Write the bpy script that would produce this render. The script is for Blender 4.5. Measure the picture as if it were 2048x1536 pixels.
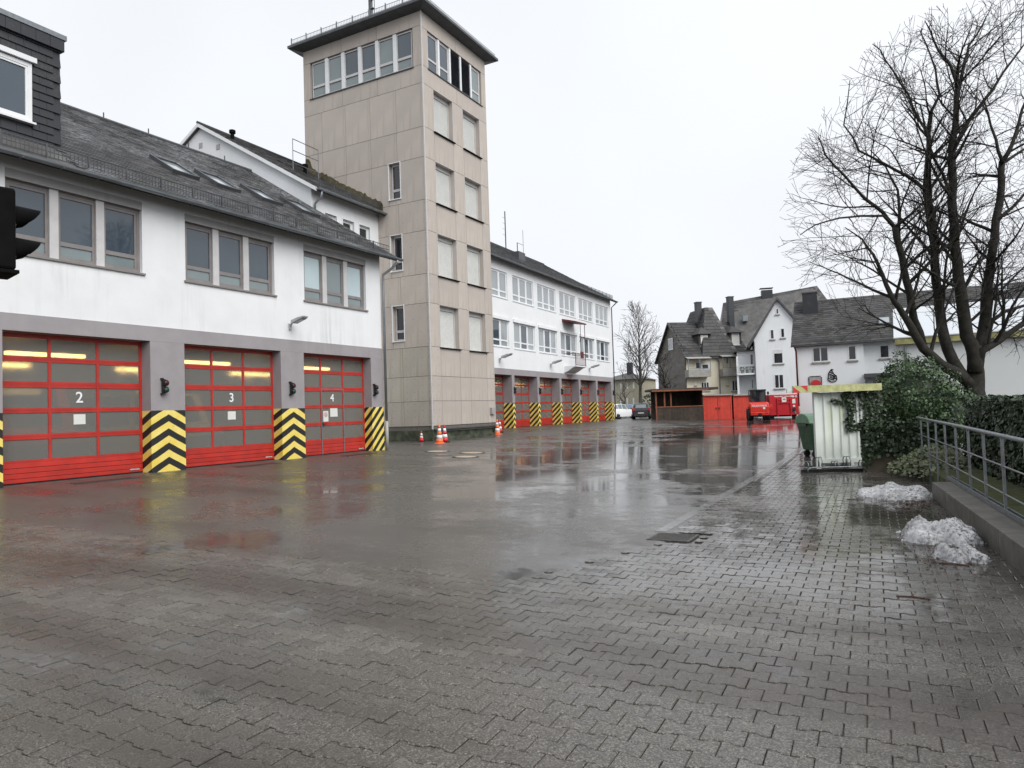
import bpy, math, random
from mathutils import Vector, Matrix, noise as mnoise
for o in list(bpy.data.objects): bpy.data.objects.remove(o)
R=math.radians; PI=math.pi
sc=bpy.context.scene; col=sc.collection
# ---------------------------------------------------------------- camera
CAM=Vector((0,0,1.25)); FPX=1439.15
_p,_r,_a=0.0382528,-0.0331673,0.495956
def _ax():
    cp,sp,cr,sr=math.cos(_p),math.sin(_p),math.cos(_r),math.sin(_r)
    f=Vector((0,cp,sp)); x=Vector((1,0,0)); u=Vector((0,-sp,cp))
    r=cr*x+sr*u; u=-sr*x+cr*u
    M=Matrix.Rotation(_a,3,'Z')
    return M@f,M@r,M@u
CF,CR,CU=_ax()
cam=bpy.data.cameras.new('camera'); cob=bpy.data.objects.new('camera',cam); col.objects.link(cob)
cam.sensor_fit='HORIZONTAL'; cam.sensor_width=36; cam.lens=36*FPX/2048; cam.clip_start=.05; cam.clip_end=2000
M=Matrix((CR,CU,-CF)).transposed().to_4x4(); M.translation=CAM; cob.matrix_world=M
sc.camera=cob
# ---------------------------------------------------------------- world, sun, exposure
SUN_EL,SUN_AZ=R(42),R(112)      # sun azimuth clockwise from +Y
w=bpy.data.worlds.new('World'); sc.world=w; w.use_nodes=True
nt=w.node_tree; nt.nodes.clear()
sky=nt.nodes.new('ShaderNodeTexSky'); sky.sky_type='NISHITA'; sky.sun_disc=False
sky.sun_elevation=SUN_EL; sky.sun_rotation=SUN_AZ; sky.dust_density=6; sky.air_density=1.5
hs=nt.nodes.new('ShaderNodeHueSaturation'); hs.inputs['Saturation'].default_value=.12; hs.inputs['Value'].default_value=1
nt.links.new(sky.outputs[0],hs.inputs['Color'])
mx=nt.nodes.new('ShaderNodeMix'); mx.data_type='RGBA'; mx.inputs[0].default_value=.9   # overcast veil over the clear sky
nt.links.new(hs.outputs[0],mx.inputs[6])
wn=nt.nodes.new('ShaderNodeTexNoise'); wn.inputs['Scale'].default_value=1.6; wn.inputs['Detail'].default_value=3
tc=nt.nodes.new('ShaderNodeTexCoord'); nt.links.new(tc.outputs['Generated'],wn.inputs['Vector'])
wm=nt.nodes.new('ShaderNodeMapRange'); wm.inputs[1].default_value=.3; wm.inputs[2].default_value=.7; wm.inputs[3].default_value=.092; wm.inputs[4].default_value=.105; nt.links.new(wn.outputs['Fac'],wm.inputs[0]); mx.inputs[7].default_value=(6.1,6.28,6.6,1)
bg=nt.nodes.new('ShaderNodeBackground'); bg.inputs[1].default_value=.1
nt.links.new(mx.outputs[2],bg.inputs[0]); nt.links.new(wm.outputs[0],bg.inputs[1])
wo=nt.nodes.new('ShaderNodeOutputWorld'); nt.links.new(bg.outputs[0],wo.inputs[0])
sl=bpy.data.lights.new('sun','SUN'); sl.energy=1.8; sl.angle=R(50); sl.color=(1,.98,.95)
so=bpy.data.objects.new('sun',sl); col.objects.link(so)
sdir=Vector((math.sin(SUN_AZ)*math.cos(SUN_EL),math.cos(SUN_AZ)*math.cos(SUN_EL),math.sin(SUN_EL)))
so.rotation_euler=sdir.to_track_quat('Z','Y').to_euler(); so.location=(20,-10,40)
sc.view_settings.view_transform='Standard'; sc.view_settings.look='None'; sc.view_settings.gamma=1
sc.view_settings.use_curve_mapping=False; sc.view_settings.exposure=0.70
sc.cycles.use_denoising=True; sc.cycles.max_bounces=6; sc.cycles.transmission_bounces=4; sc.cycles.glossy_bounces=3; sc.cycles.diffuse_bounces=3
sc.cycles.caustics_reflective=False; sc.cycles.caustics_refractive=False
# ---------------------------------------------------------------- terrain
def sst(a,b,x):
    t=min(1,max(0,(x-a)/(b-a))); return t*t*(3-2*t)
def zt(X,Y):
    z=-.42+.03*min(14,max(0,-X-3.0))
    z*=1-sst(18,48,Y)
    return z+.16*sst(14,20,-X)*sst(30,38,Y)
def ray(x,y): return CF+CR*((x-1024)/FPX)+CU*((768-y)/FPX)
def ground_at(x,y):
    d=ray(x,y); t=1.
    while t<300:
        P=CAM+d*t
        if P.z<zt(P.x,P.y): break
        t*=1.002
    return P
# ---------------------------------------------------------------- mesh helpers
ORG={}
class MB:
    def __init__(s): s.v=[]; s.f=[]
    def add(s,vs,fs):
        n=len(s.v); s.v+=[tuple(q) for q in vs]; s.f+=[tuple(i+n for i in q) for q in fs]; return s
    def box(s,x0,x1,y0,y1,z0,z1):
        return s.add([(x0,y0,z0),(x1,y0,z0),(x1,y1,z0),(x0,y1,z0),(x0,y0,z1),(x1,y0,z1),(x1,y1,z1),(x0,y1,z1)],
          [(0,3,2,1),(4,5,6,7),(0,1,5,4),(1,2,6,5),(2,3,7,6),(3,0,4,7)])
    def quad(s,a,b,c,d): return s.add([a,b,c,d],[(0,1,2,3)])
    def prism(s,pts,a,b,axis='y'):
        n=len(pts)
        def P(u,w,t): return (u,t,w) if axis=='y' else ((t,u,w) if axis=='x' else (u,w,t))
        vs=[P(u,w,a) for u,w in pts]+[P(u,w,b) for u,w in pts]
        fs=[tuple(range(n))[::-1],tuple(range(n,2*n))]+[(i,(i+1)%n,n+(i+1)%n,n+i) for i in range(n)]
        return s.add(vs,fs)
    def tube(s,path,rad,n=6,cap=True):
        path=[Vector(p) for p in path]
        if not isinstance(rad,(list,tuple)): rad=[rad]*len(path)
        base=len(s.v); t0=(path[1]-path[0]).normalized()
        a=t0.orthogonal().normalized()
        for i,p in enumerate(path):
            t=(path[min(i+1,len(path)-1)]-path[max(i-1,0)])
            if t.length<1e-9: t=t0
            t=t.normalized(); a=(a-t*a.dot(t)); 
            a=a.normalized() if a.length>1e-6 else t.orthogonal().normalized()
            b=t.cross(a)
            for k in range(n):
                c=2*PI*k/n; s.v.append(tuple(p+(a*math.cos(c)+b*math.sin(c))*rad[i]))
        for i in range(len(path)-1):
            for k in range(n):
                q=base+i*n; s.f.append((q+k,q+(k+1)%n,q+n+(k+1)%n,q+n+k))
        if cap:
            s.f.append(tuple(range(base,base+n))[::-1]); e=base+(len(path)-1)*n; s.f.append(tuple(range(e,e+n)))
        return s
    def lathe(s,prof,c=(0,0,0),n=20):
        base=len(s.v); m=len(prof)
        for r,z in prof:
            for k in range(n):
                a=2*PI*k/n; s.v.append((c[0]+r*math.cos(a),c[1]+r*math.sin(a),c[2]+z))
        for i in range(m-1):
            for k in range(n):
                q=base+i*n; s.f.append((q+k,q+(k+1)%n,q+n+(k+1)%n,q+n+k))
        s.f.append(tuple(range(base,base+n))[::-1]); e=base+(m-1)*n; s.f.append(tuple(range(e,e+n)))
        return s
    def mesh(s,name,mat,smooth=False,org=(0,0,0)):
        me=bpy.data.meshes.new(name)
        ox,oy,oz=org
        me.from_pydata([(x-ox,y-oy,z-oz) for x,y,z in s.v],[],s.f); me.update()
        me.materials.append(mat if not isinstance(mat,str) else M_[mat])
        if smooth: me.polygons.foreach_set('use_smooth',[True]*len(me.polygons))
        return me
    def build(s,name,mat,parent=None,smooth=False,org=(0,0,0),bevel=0,kind=None,label=None):
        return link(name,s.mesh(name,mat,smooth,org),parent,org,bevel,kind,label)
def link(name,me,parent=None,org=(0,0,0),bevel=0,kind=None,label=None):
    o=bpy.data.objects.new(name,me); col.objects.link(o)
    ORG[o.name]=Vector(org)
    po=ORG.get(parent.name,Vector()) if parent is not None and parent.type!='EMPTY' else Vector()
    if parent is not None: o.parent=parent
    o.location=Vector(org)-po
    if bevel:
        b=o.modifiers.new('bevel','BEVEL'); b.width=bevel; b.segments=2; b.limit_method='ANGLE'; b.angle_limit=R(40)
    if kind: o['kind']=kind
    if label: o['label']=label
    return o
def tag(o,label,cat,group=None):
    o['label']=label; o['category']=cat
    if group: o['group']=group
    return o
def thing(name,label,cat,loc=(0,0,0),rotz=0,group=None):
    o=bpy.data.objects.new(name,None); col.objects.link(o); o.empty_display_size=.2
    o.location=loc; o.rotation_euler=(0,0,rotz); ORG[o.name]=Vector()
    return tag(o,label,cat,group)
def dup(root,loc=None,rotz=None,label=None,scale=None):
    def cp(o,p):
        c=o.copy(); col.objects.link(c); c.parent=p
        for ch in list(o.children): cp(ch,c)
        return c
    r=cp(root,None)
    if loc is not None: r.location=loc
    if rotz is not None: r.rotation_euler=(0,0,rotz)
    if label: r['label']=label
    if scale: r.scale=scale
    return r
def text(s,size,mat,parent,name='lettering',mtx=None,depth=.003,org_parent=None):
    cu=bpy.data.curves.new('t','FONT'); cu.body=s; cu.size=size; cu.align_x='CENTER'; cu.align_y='CENTER'; cu.extrude=depth; cu.offset=.012*size
    to=bpy.data.objects.new('t',cu); col.objects.link(to)
    me=bpy.data.meshes.new_from_object(to.evaluated_get(bpy.context.evaluated_depsgraph_get()))
    bpy.data.objects.remove(to)
    me.transform(mtx); me.materials.clear(); me.materials.append(M_[mat]); me.name=name
    return link(name,me,parent)
def face_front(x,y,z,sx=1): # text matrix: reading along +x, facing -y, at x,y,z of the parent's frame
    return Matrix.Translation((x,y,z))@Matrix.Rotation(PI/2,4,'X')@Matrix.Diagonal((sx,1,1,1))
class Frame:                 # facade frame: local x right along the facade, y into the building, z up
    def __init__(s,o,rz): s.o=Vector(o); s.rz=rz; s.e=Vector((math.cos(rz),math.sin(rz),0)); s.g=Vector((-math.sin(rz),math.cos(rz),0))
    def at(s,px,py,y=0):     # facade point seen at photo pixel
        d=ray(px,py); P0=s.o+s.g*y; t=(P0-CAM).dot(s.g)/d.dot(s.g); q=CAM+d*t-s.o
        return q.dot(s.e),q.z
    def atx(s,px,py,x=0):    # point on the side plane x=const
        d=ray(px,py); P0=s.o+s.e*x; t=(P0-CAM).dot(s.e)/d.dot(s.e); q=CAM+d*t-s.o
        return q.dot(s.g),q.z
    def w(s,x,y,z): return s.o+s.e*x+s.g*y+Vector((0,0,z))
def wall_open(mb,x0,x1,z0,z1,holes,t,y=0,side=None,rv=None):
    rv=rv or mb
    xs=sorted({x0,x1,*[h[0] for h in holes],*[h[1] for h in holes]}); zs=sorted({z0,z1,*[h[2] for h in holes],*[h[3] for h in holes]})
    xs=[q for q in xs if x0<=q<=x1]; zs=[q for q in zs if z0<=q<=z1]
    def P(u,d,z): return (u,y+d,z) if side is None else (y+d,u,z)
    def void(i,j):
        if i<0 or j<0 or i>=len(xs)-1 or j>=len(zs)-1: return None
        cx,cz=(xs[i]+xs[i+1])/2,(zs[j]+zs[j+1])/2
        return any(h[0]<cx<h[1] and h[2]<cz<h[3] for h in holes)
    for i in range(len(xs)-1):
        for j in range(len(zs)-1):
            a,b,c,d=xs[i],xs[i+1],zs[j],zs[j+1]
            if void(i,j):
                if void(i-1,j) is False: rv.quad(P(a,0,c),P(a,t,c),P(a,t,d),P(a,0,d))
                if void(i+1,j) is False: rv.quad(P(b,t,c),P(b,0,c),P(b,0,d),P(b,t,d))
                if void(i,j-1) is False: rv.quad(P(a,t,c),P(a,0,c),P(b,0,c),P(b,t,c))
                if void(i,j+1) is False: rv.quad(P(a,0,d),P(a,t,d),P(b,t,d),P(b,0,d))
            else:
                mb.quad(P(a,0,c),P(b,0,c),P(b,0,d),P(a,0,d)) if side is None else mb.quad(P(b,0,c),P(a,0,c),P(a,0,d),P(b,0,d))
    return mb
# ---------------------------------------------------------------- materials
M_={}
class NT:
    def __init__(s,name):
        s.m=bpy.data.materials.new(name); s.m.use_nodes=True; s.t=s.m.node_tree; s.b=s.t.nodes['Principled BSDF']; M_[name]=s.m
    def n(s,ty,**k):
        q=s.t.nodes.new(ty)
        for a,v in k.items():
            if a.startswith('i'): q.inputs[int(a[1:]) if a[1:].isdigit() else a[1:].replace('_',' ')].default_value=v
            else: setattr(q,a,v)
        return q
    def l(s,a,b): s.t.links.new(a,b)
    def out(s,x): return x if isinstance(x,bpy.types.NodeSocket) else x.outputs[0]
    def co(s,kind='Object'):
        if kind=='World': return s.n('ShaderNodeNewGeometry').outputs['Position']
        return s.n('ShaderNodeTexCoord').outputs[kind]
    def noise(s,co,scale,detail=4,stretch=None,rough=.55):
        if stretch:
            mp=s.n('ShaderNodeMapping'); s.l(co,mp.inputs[0]); mp.inputs['Scale'].default_value=stretch; co=mp.outputs[0]
        q=s.n('ShaderNodeTexNoise'); s.l(co,q.inputs['Vector']); q.inputs['Scale'].default_value=scale; q.inputs['Detail'].default_value=detail; q.inputs['Roughness'].default_value=rough
        return q.outputs['Fac']
    def ramp(s,fac,a,b,va=0.,vb=1.):
        q=s.n('ShaderNodeMapRange'); q.clamp=True; s.l(fac,q.inputs[0])
        for i,v in zip((1,2,3,4),(a,b,va,vb)): q.inputs[i].default_value=v
        return q.outputs[0]
    def mix(s,fac,a,b):
        q=s.n('ShaderNodeMix',data_type='RGBA')
        if isinstance(fac,(int,float)): q.inputs[0].default_value=fac
        else: s.l(fac,q.inputs[0])
        for i,v in ((6,a),(7,b)):
            if isinstance(v,(tuple,list)): q.inputs[i].default_value=(*v[:3],1)
            else: s.l(v,q.inputs[i])
        return q.outputs[2]
    def math(s,op,a,b=0.,c=None):
        q=s.n('ShaderNodeMath',operation=op)
        for i,v in enumerate((a,b) if c is None else (a,b,c)):
            if isinstance(v,(int,float)): q.inputs[i].default_value=v
            else: s.l(v,q.inputs[i])
        return q.outputs[0]
    def bump(s,h,strength=.3,dist=.02):
        q=s.n('ShaderNodeBump'); q.inputs['Strength'].default_value=strength; q.inputs['Distance'].default_value=dist; s.l(h,q.inputs['Height']); s.l(q.outputs[0],s.b.inputs['Normal'])
    def set(s,color=None,rough=None,metal=None,spec=None,coat=None):
        for nm,v in (('Base Color',color),('Roughness',rough),('Metallic',metal),('Specular IOR Level',spec),('Coat Weight',coat)):
            if v is None: continue
            if isinstance(v,(int,float)): s.b.inputs[nm].default_value=v
            elif isinstance(v,(tuple,list)): s.b.inputs[nm].default_value=(*v[:3],1)
            else: s.l(v,s.b.inputs[nm])
        return s
def simple(name,c,rough=.5,metal=0,var=.12,scale=3,bump=0,bscale=60,rand=0,kind='Object',spec=None,streak=0,dirt=(.5,.5,.45)):
    m=NT(name); co=m.co(kind)
    f=m.noise(co,scale,5)
    a=tuple(q*(1-var*1.6) for q in c); b=tuple(min(1,q*(1+var)) for q in c)
    cc=m.mix(m.ramp(f,.3,.7),a,b)
    if streak:
        s1=m.noise(co,1,5,(5,5,.35)); s2=m.noise(co,.45,3)
        fac=m.math('MULTIPLY',m.ramp(s1,.5,.75),m.ramp(s2,.42,.66,0,streak)); cc=m.mix(fac,cc,tuple(x*y for x,y in zip(c,dirt)))
    if rand:
        oi=m.n('ShaderNodeObjectInfo'); hv=m.n('ShaderNodeHueSaturation'); m.l(cc,hv.inputs['Color']); m.l(m.ramp(oi.outputs['Random'],0,1,1-rand,1+rand),hv.inputs['Value']); cc=hv.outputs[0]
    r=m.ramp(m.noise(co,scale*2.3,3),.3,.7,max(.02,rough-.08),min(1,rough+.1))
    m.set(cc,r,metal,spec)
    if bump: m.bump(m.noise(co,bscale,3),bump,.01)
    return m
simple('render_white',(.70,.71,.72),.85,var=.035,scale=1.1,bump=.4,bscale=45,streak=.7,dirt=(.62,.66,.64))
simple('main_white',(.70,.715,.73),.8,var=.03,scale=.8,bump=.15,bscale=30,streak=.35,dirt=(.75,.77,.75))
simple('grey_paint',(.285,.265,.275),.6,var=.06,scale=1.5,bump=.12,bscale=40,streak=.5,dirt=(.75,.75,.75))
simple('door_red',(.42,.026,.018),.42,var=.14,scale=2.5,rand=.12,streak=.7,dirt=(.6,.9,.9))
simple('door_gap',(.02,.02,.02),.8)
simple('frame_grey',(.20,.185,.18),.45,var=.1)
simple('mullion_light',(.50,.49,.49),.4,var=.06)
simple('box_grey',(.33,.32,.315),.55,var=.07,scale=2,streak=.8,dirt=(.6,.6,.6))
simple('white_plastic',(.70,.715,.73),.3,var=.03)
simple('zinc',(.23,.25,.265),.42,metal=.6,var=.12)
simple('dark_zinc',(.085,.09,.095),.45,metal=.4,var=.15)
simple('galvanised',(.21,.23,.245),.42,metal=.6,var=.15,scale=12)
simple('wood_dark',(.045,.032,.022),.75,var=.3,scale=4,rand=.25)
simple('wood_trim',(.20,.06,.025),.6,var=.2)
simple('panel',(.43,.385,.345),.7,var=.06,scale=.9,rand=.05,bump=.06,bscale=25,streak=.9,dirt=(.66,.63,.58))
simple('panel_low',(.37,.34,.295),.7,var=.06,scale=.9,rand=.05,bump=.06,bscale=25,streak=.9,dirt=(.55,.53,.45))
simple('joint_dark',(.13,.12,.105),.9)
simple('moss_concrete',(.055,.065,.04),.8,var=.5,scale=2.5,bump=.5,bscale=20)
simple('shutter',(.66,.67,.65),.5,var=.03)
simple('black',(.008,.008,.009),.4,var=.1)
simple('black_matte',(.003,.003,.0035),.85,var=.1,spec=.12)
simple('rubber',(.012,.012,.013),.75)
simple('cone_red',(.55,.02,.025),.45,var=.08)
simple('cone_orange',(.80,.16,.045),.45,var=.08)
simple('reflective_white',(.75,.76,.77),.35,var=.04)
simple('iron',(.06,.055,.05),.5,metal=.3,var=.3,scale=15)
simple('concrete_lid',(.40,.33,.25),.6,var=.12,scale=8)
simple('red_wood',(.55,.045,.025),.6,var=.12,scale=3,rand=.1)
simple('loader_red',(.62,.03,.015),.3,var=.05)
simple('container_red',(.42,.012,.02),.35,var=.06)
simple('bin_green',(.025,.075,.035),.45,var=.1)
simple('bin_lid',(.13,.24,.15),.45,var=.08)
simple('shelter_white',(.66,.70,.66),.5,var=.06,scale=1.2,streak=1.,dirt=(.62,.68,.3))
simple('shelter_fascia',(.44,.45,.21),.55,var=.3,scale=4,streak=1.,dirt=(.5,.45,.3))
simple('sign_red',(.5,.02,.02),.4)
simple('house_white',(.74,.76,.78),.85,var=.03,scale=.4,streak=.6,dirt=(.72,.74,.70))
simple('house_white_b',(.77,.80,.815),.85,var=.03,scale=.5,streak=.3,dirt=(.75,.76,.75))
simple('house_pale',(.36,.34,.26),.85,var=.08,streak=.7); simple('house_cream',(.72,.67,.53),.85,var=.06,scale=.6,streak=.7,dirt=(.6,.58,.5))
simple('stone',(.30,.29,.27),.8,var=.15)
simple('slate_wall',(.062,.05,.038),.7,var=.25,scale=2,rand=.15)
simple('tile_dark',(.075,.072,.07),.5,var=.25,scale=1.5,rand=.2)
simple('hall_wall',(.60,.62,.62),.6,var=.03,scale=.3)
simple('hall_roof',(.52,.55,.58),.5,var=.02,scale=.3)
simple('moss_trim',(.30,.29,.12),.7,var=.25)
simple('brown_wall',(.10,.085,.06),.9,var=.3,scale=1.5,bump=.4,bscale=30)
simple('kerb',(.085,.08,.07),.55,var=.25,scale=3,bump=.25,bscale=60,streak=.7,dirt=(.5,.5,.42))
simple('gutter_concrete',(.10,.098,.093),.16,var=.15,scale=4)
simple('bark',(.019,.017,.013),.9,var=.45,scale=5,bump=1.,bscale=16,streak=.9,dirt=(1.1,1.5,.5))
simple('twig',(.018,.015,.014),.8,var=.3)
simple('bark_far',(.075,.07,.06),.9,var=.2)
simple('moss_ground',(.05,.06,.014),.95,var=.4,scale=8,bump=.6,bscale=40)
simple('leaf_litter',(.07,.03,.018),.6,var=.5,scale=30)
simple('dark_red',(.10,.015,.015),.6)
simple('lens_red',(.06,.004,.004),.15); simple('lens_green',(.004,.05,.03),.15)
simple('paper',(.62,.63,.60),.6,var=.02)
simple('interior',(.42,.38,.31),.9,var=.2)
simple('louvre_blue',(.05,.055,.07),.5); simple('lamp_grey',(.40,.41,.42),.4,metal=.3)
simple('soil',(.05,.042,.03),.95,var=.3)
def glass(name,c,rough=.04,spec=.6,coat=0):
    m=NT(name); co=m.co('Object'); f=m.noise(co,.8,2)
    m.set(m.mix(f,tuple(q*.8 for q in c),tuple(q*1.2 for q in c)),rough,0,spec,coat)
    h=m.noise(co,1.6,1); m.bump(h,.04,.02); return m
glass('pane',(.045,.064,.085),.03,.95); glass('pane_blind',(.42,.52,.55),.1,.8); glass('pane_pale',(.17,.21,.215),.05,.9); glass('pane_far',(.28,.305,.32),.06,.8); glass('pane_dark',(.018,.02,.024),.04,.7)
glass('skylight_pane',(.3,.33,.36),.02,1.)
m=NT('pane_frost'); co=m.co('Object')       # door panes: scratched acrylic, some of it see-through
m.set((.50,.49,.455),.2,0,.5); m.b.inputs['Transmission Weight'].default_value=.74; m.b.inputs['IOR'].default_value=1.25
m.l(m.ramp(m.noise(co,3,4),.3,.7,.10,.22),m.b.inputs['Roughness']); m.bump(m.noise(co,220,2),.06,.002)
m=NT('tube_light'); m.set((1,.8,.4),.5); m.b.inputs['Emission Color'].default_value=(1,.66,.22,1); m.b.inputs['Emission Strength'].default_value=6
def stripes(name,slope,mode,top):           # black and yellow warning paint below, grey paint above, on a pier whose origin is its foot
    m=NT(name); co=m.co('Object'); sx=m.n('ShaderNodeSeparateXYZ'); m.l(co,sx.inputs[0]); X,Y,Z=sx.outputs
    if mode=='chevron': v=m.math('ADD',Z,m.math('MULTIPLY',m.math('ADD',m.math('ABSOLUTE',X),Y),slope))
    else: v=m.math('ADD',Z,m.math('MULTIPLY',m.math('SUBTRACT',Y,X),slope))
    v=m.math('ADD',v,m.ramp(m.noise(co,2.5,3),0,1,-.02,.02))
    fr=m.math('FRACT',m.math('DIVIDE',v,.37))
    blk=m.math('GREATER_THAN',fr,.5)
    f=m.noise(co,2.2,5); f2=m.noise(co,11,5)
    yel=m.mix(m.ramp(f,.35,.7),(.70,.53,.07),(.80,.67,.23))
    yel=m.mix(m.ramp(f2,.62,.75,0,.6),yel,(.35,.30,.15))
    bk=m.mix(m.ramp(f2,.66,.74,0,.6),(.012,.012,.012),(.22,.18,.08))
    st=m.mix(blk,yel,bk)
    gr=m.mix(m.ramp(f,.3,.7),(.255,.235,.245),(.30,.28,.29))
    up=m.math('GREATER_THAN',Z,top)
    m.set(m.mix(up,st,gr),.55); m.bump(m.noise(co,40,3),.12,.01)
stripes('pier_chevron',.55,'chevron',1.58); stripes('pier_diagonal',1.0,'diag',1.58); stripes('pier_main',.95,'chevron',1.67)
def shingle_mat(name,c,frost_sheen,ra=.32,rb=.6):
    m=NT(name); co=m.co('World'); g=m.n('ShaderNodeNewGeometry'); rnd=g.outputs['Random Per Island']
    a=m.mix(rnd,tuple(q*.45 for q in c),tuple(q*1.9 for q in c))
    f=m.math('MULTIPLY',m.ramp(m.noise(co,.55,4),.45,.7),m.ramp(m.noise(co,9,3),.4,.65,0,frost_sheen))  # pale patches: snow dust, plus a wet sheen put into the colour
    moss=m.math('MULTIPLY',m.ramp(m.noise(co,.8,4),.5,.7),m.ramp(m.noise(co,14,2),.45,.6,0,.55))
    cc=m.mix(moss,m.mix(f,a,(.42,.44,.46)),(.075,.072,.04))
    m.set(cc,m.ramp(rnd,0,1,ra,rb)); m.bump(m.noise(co,25,3),.3,.01)
shingle_mat('shingle',(.06,.06,.063),.75); shingle_mat('shingle_main',(.07,.07,.073),.35)
shingle_mat('slate',(.014,.016,.021),0.); shingle_mat('slate_brown',(.055,.045,.033),0.); shingle_mat('roof_tile',(.036,.035,.036),.05,.6,.8)
# wet ground
def wet(name,c0,c1,paver):
    m=NT(name); co=m.co('World'); 
    n1=m.noise(co,.55,6); n2=m.noise(co,2.1,5); n3=m.noise(co,.17,4); fine=m.noise(co,170,2); med=m.noise(co,26,4); tr=m.noise(co,.5,4,(.25,1.6,1))
    wetf=m.math('ADD',m.math('MULTIPLY',n1,.6),m.math('MULTIPLY',n2,.25)); wetf=m.math('ADD',wetf,m.math('MULTIPLY',n3,.35))   # about .6
    wetf=m.math('ADD',wetf,m.ramp(m.noise(co,6.5,5),.25,.75,-.055,.055))
    sx=m.n('ShaderNodeSeparateXYZ'); m.l(co,sx.inputs[0])
    spk=m.noise(co,95,3,rough=.8)
    if paver:
        rnd=m.n('ShaderNodeNewGeometry').outputs['Random Per Island']
        wetf=m.math('ADD',wetf,m.ramp(sx.outputs[1],4.0,9,-.02,.16))          # wetter towards the drain
        pud=m.ramp(wetf,.57,.74)
        c=m.mix(rnd,c0,c1); c=m.mix(m.ramp(spk,.50,.66,0,.9),c,tuple(q*2.6 for q in c1)); c=m.mix(m.ramp(spk,.50,.36,0,.7),c,tuple(q*.35 for q in c0))
        c=m.mix(m.ramp(tr,.44,.60,0,.75),c,(.030,.022,.016)); c=m.mix(m.ramp(n1,.56,.70,0,.45),c,(.11,.105,.095)) # brown tyre and silt stains
        c=m.mix(m.ramp(n3,.52,.7,0,.35),c,(.05,.042,.028))
        c=m.mix(m.math('MULTIPLY',pud,.5),c,tuple(q*.5 for q in c0))
        rough=m.ramp(pud,0,1,.34,.08)
        h=m.math('ADD',m.math('MULTIPLY',spk,1.0),m.math('MULTIPLY',med,.5)); bs=.42
    else:
        wetf=m.math('ADD',wetf,m.ramp(sx.outputs[1],7,24,.0,.11)); wetf=m.math('ADD',wetf,m.ramp(sx.outputs[0],-17,-8,-.20,.0))
        pud=m.ramp(wetf,.52,.68)
        c=m.mix(n2,c0,c1); c=m.mix(m.ramp(spk,.52,.68,0,.8),c,tuple(q*2.4 for q in c1)); c=m.mix(m.ramp(spk,.48,.36,0,.6),c,tuple(q*.35 for q in c0))
        c=m.mix(m.ramp(tr,.48,.66,0,.6),c,(.032,.024,.018))
        c=m.mix(m.math('MULTIPLY',pud,.5),c,tuple(q*.6 for q in c0))
        rough=m.ramp(pud,0,1,.35,.07)
        h=m.math('ADD',m.math('MULTIPLY',spk,.7),m.math('MULTIPLY',med,.6)); bs=.26
    m.set(c,rough,0,.5)
    b=m.n('ShaderNodeBump'); b.inputs['Distance'].default_value=.004; m.l(h,b.inputs['Height']); m.l(m.ramp(pud,0,1,bs,bs*.1),b.inputs['Strength']); m.l(b.outputs[0],m.b.inputs['Normal'])
wet('asphalt',(.050,.047,.042),(.080,.075,.068),False); wet('paver',(.046,.042,.036),(.105,.097,.085),True)
m=NT('snow'); co=m.co('Object'); d=m.ramp(m.noise(co,24,6,rough=.8),.47,.58); d2=m.ramp(m.noise(co,3,3),.36,.58,.35,1)
m.set(m.mix(m.math('MULTIPLY',d,d2),m.mix(m.ramp(m.noise(co,5,4),.3,.7),(.26,.265,.27),(.60,.61,.63)),(.045,.04,.036)),.6); m.bump(m.noise(co,40,4),.6,.02)
def leafmat(name,a,b):
    m=NT(name); rnd=m.n('ShaderNodeNewGeometry').outputs['Random Per Island']; m.set(m.mix(rnd,a,b),.5); m.b.inputs['Transmission Weight'].default_value=0
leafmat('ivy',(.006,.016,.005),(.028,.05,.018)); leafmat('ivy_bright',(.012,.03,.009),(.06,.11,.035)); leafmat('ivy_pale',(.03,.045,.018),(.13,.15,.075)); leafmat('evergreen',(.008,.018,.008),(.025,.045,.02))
rng=random.Random(7)
# ================================================================ ground
PAVE_Y,PAVE_X,PAVE_END=6.2,-2.84,30.
def edge_x(y): return PAVE_X-.012*(y-9) if y>8.4 else -3.57+(y-6.2)*.33
def in_pave(x,y): return (y<PAVE_Y-.25 or x>edge_x(y)+.2) and x<1.3 and x>-13.5 and y<PAVE_END and y>.6
def build_ground():
    xs=[-600,-200,-90,-50,-40,-34,-30,-26]+[-24+i*.75 for i in range(28)]+[-3.0,-2.7,-2.62,-2.60,-1.5,-.5,.5,1.29,1.31,3,6,12,25,60,200,600]
    xs=sorted(set(xs+[-13.51,-13.49]))
    ys=[-300,-100,-30,-10,-3,.59,.61,2,4,PAVE_Y-.26,PAVE_Y-.24,7,8]+[9+i for i in range(20)]+[PAVE_END-.01,PAVE_END+.01]+[31+i*1.5 for i in range(14)]+[54,58,64,72,85,110,160,300,700,1500]
    ys=sorted(set(ys)); nx=len(xs)
    v=[(x,y,zt(x,y)-(.014 if in_pave(x,y) else 0)) for y in ys for x in xs]
    f=[(j*nx+i,j*nx+i+1,(j+1)*nx+i+1,(j+1)*nx+i) for j in range(len(ys)-1) for i in range(nx-1)]
    mb=MB(); mb.v=v; mb.f=f
    o=mb.build('ground','asphalt'); o['kind']='structure'; return o
build_ground()
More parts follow.
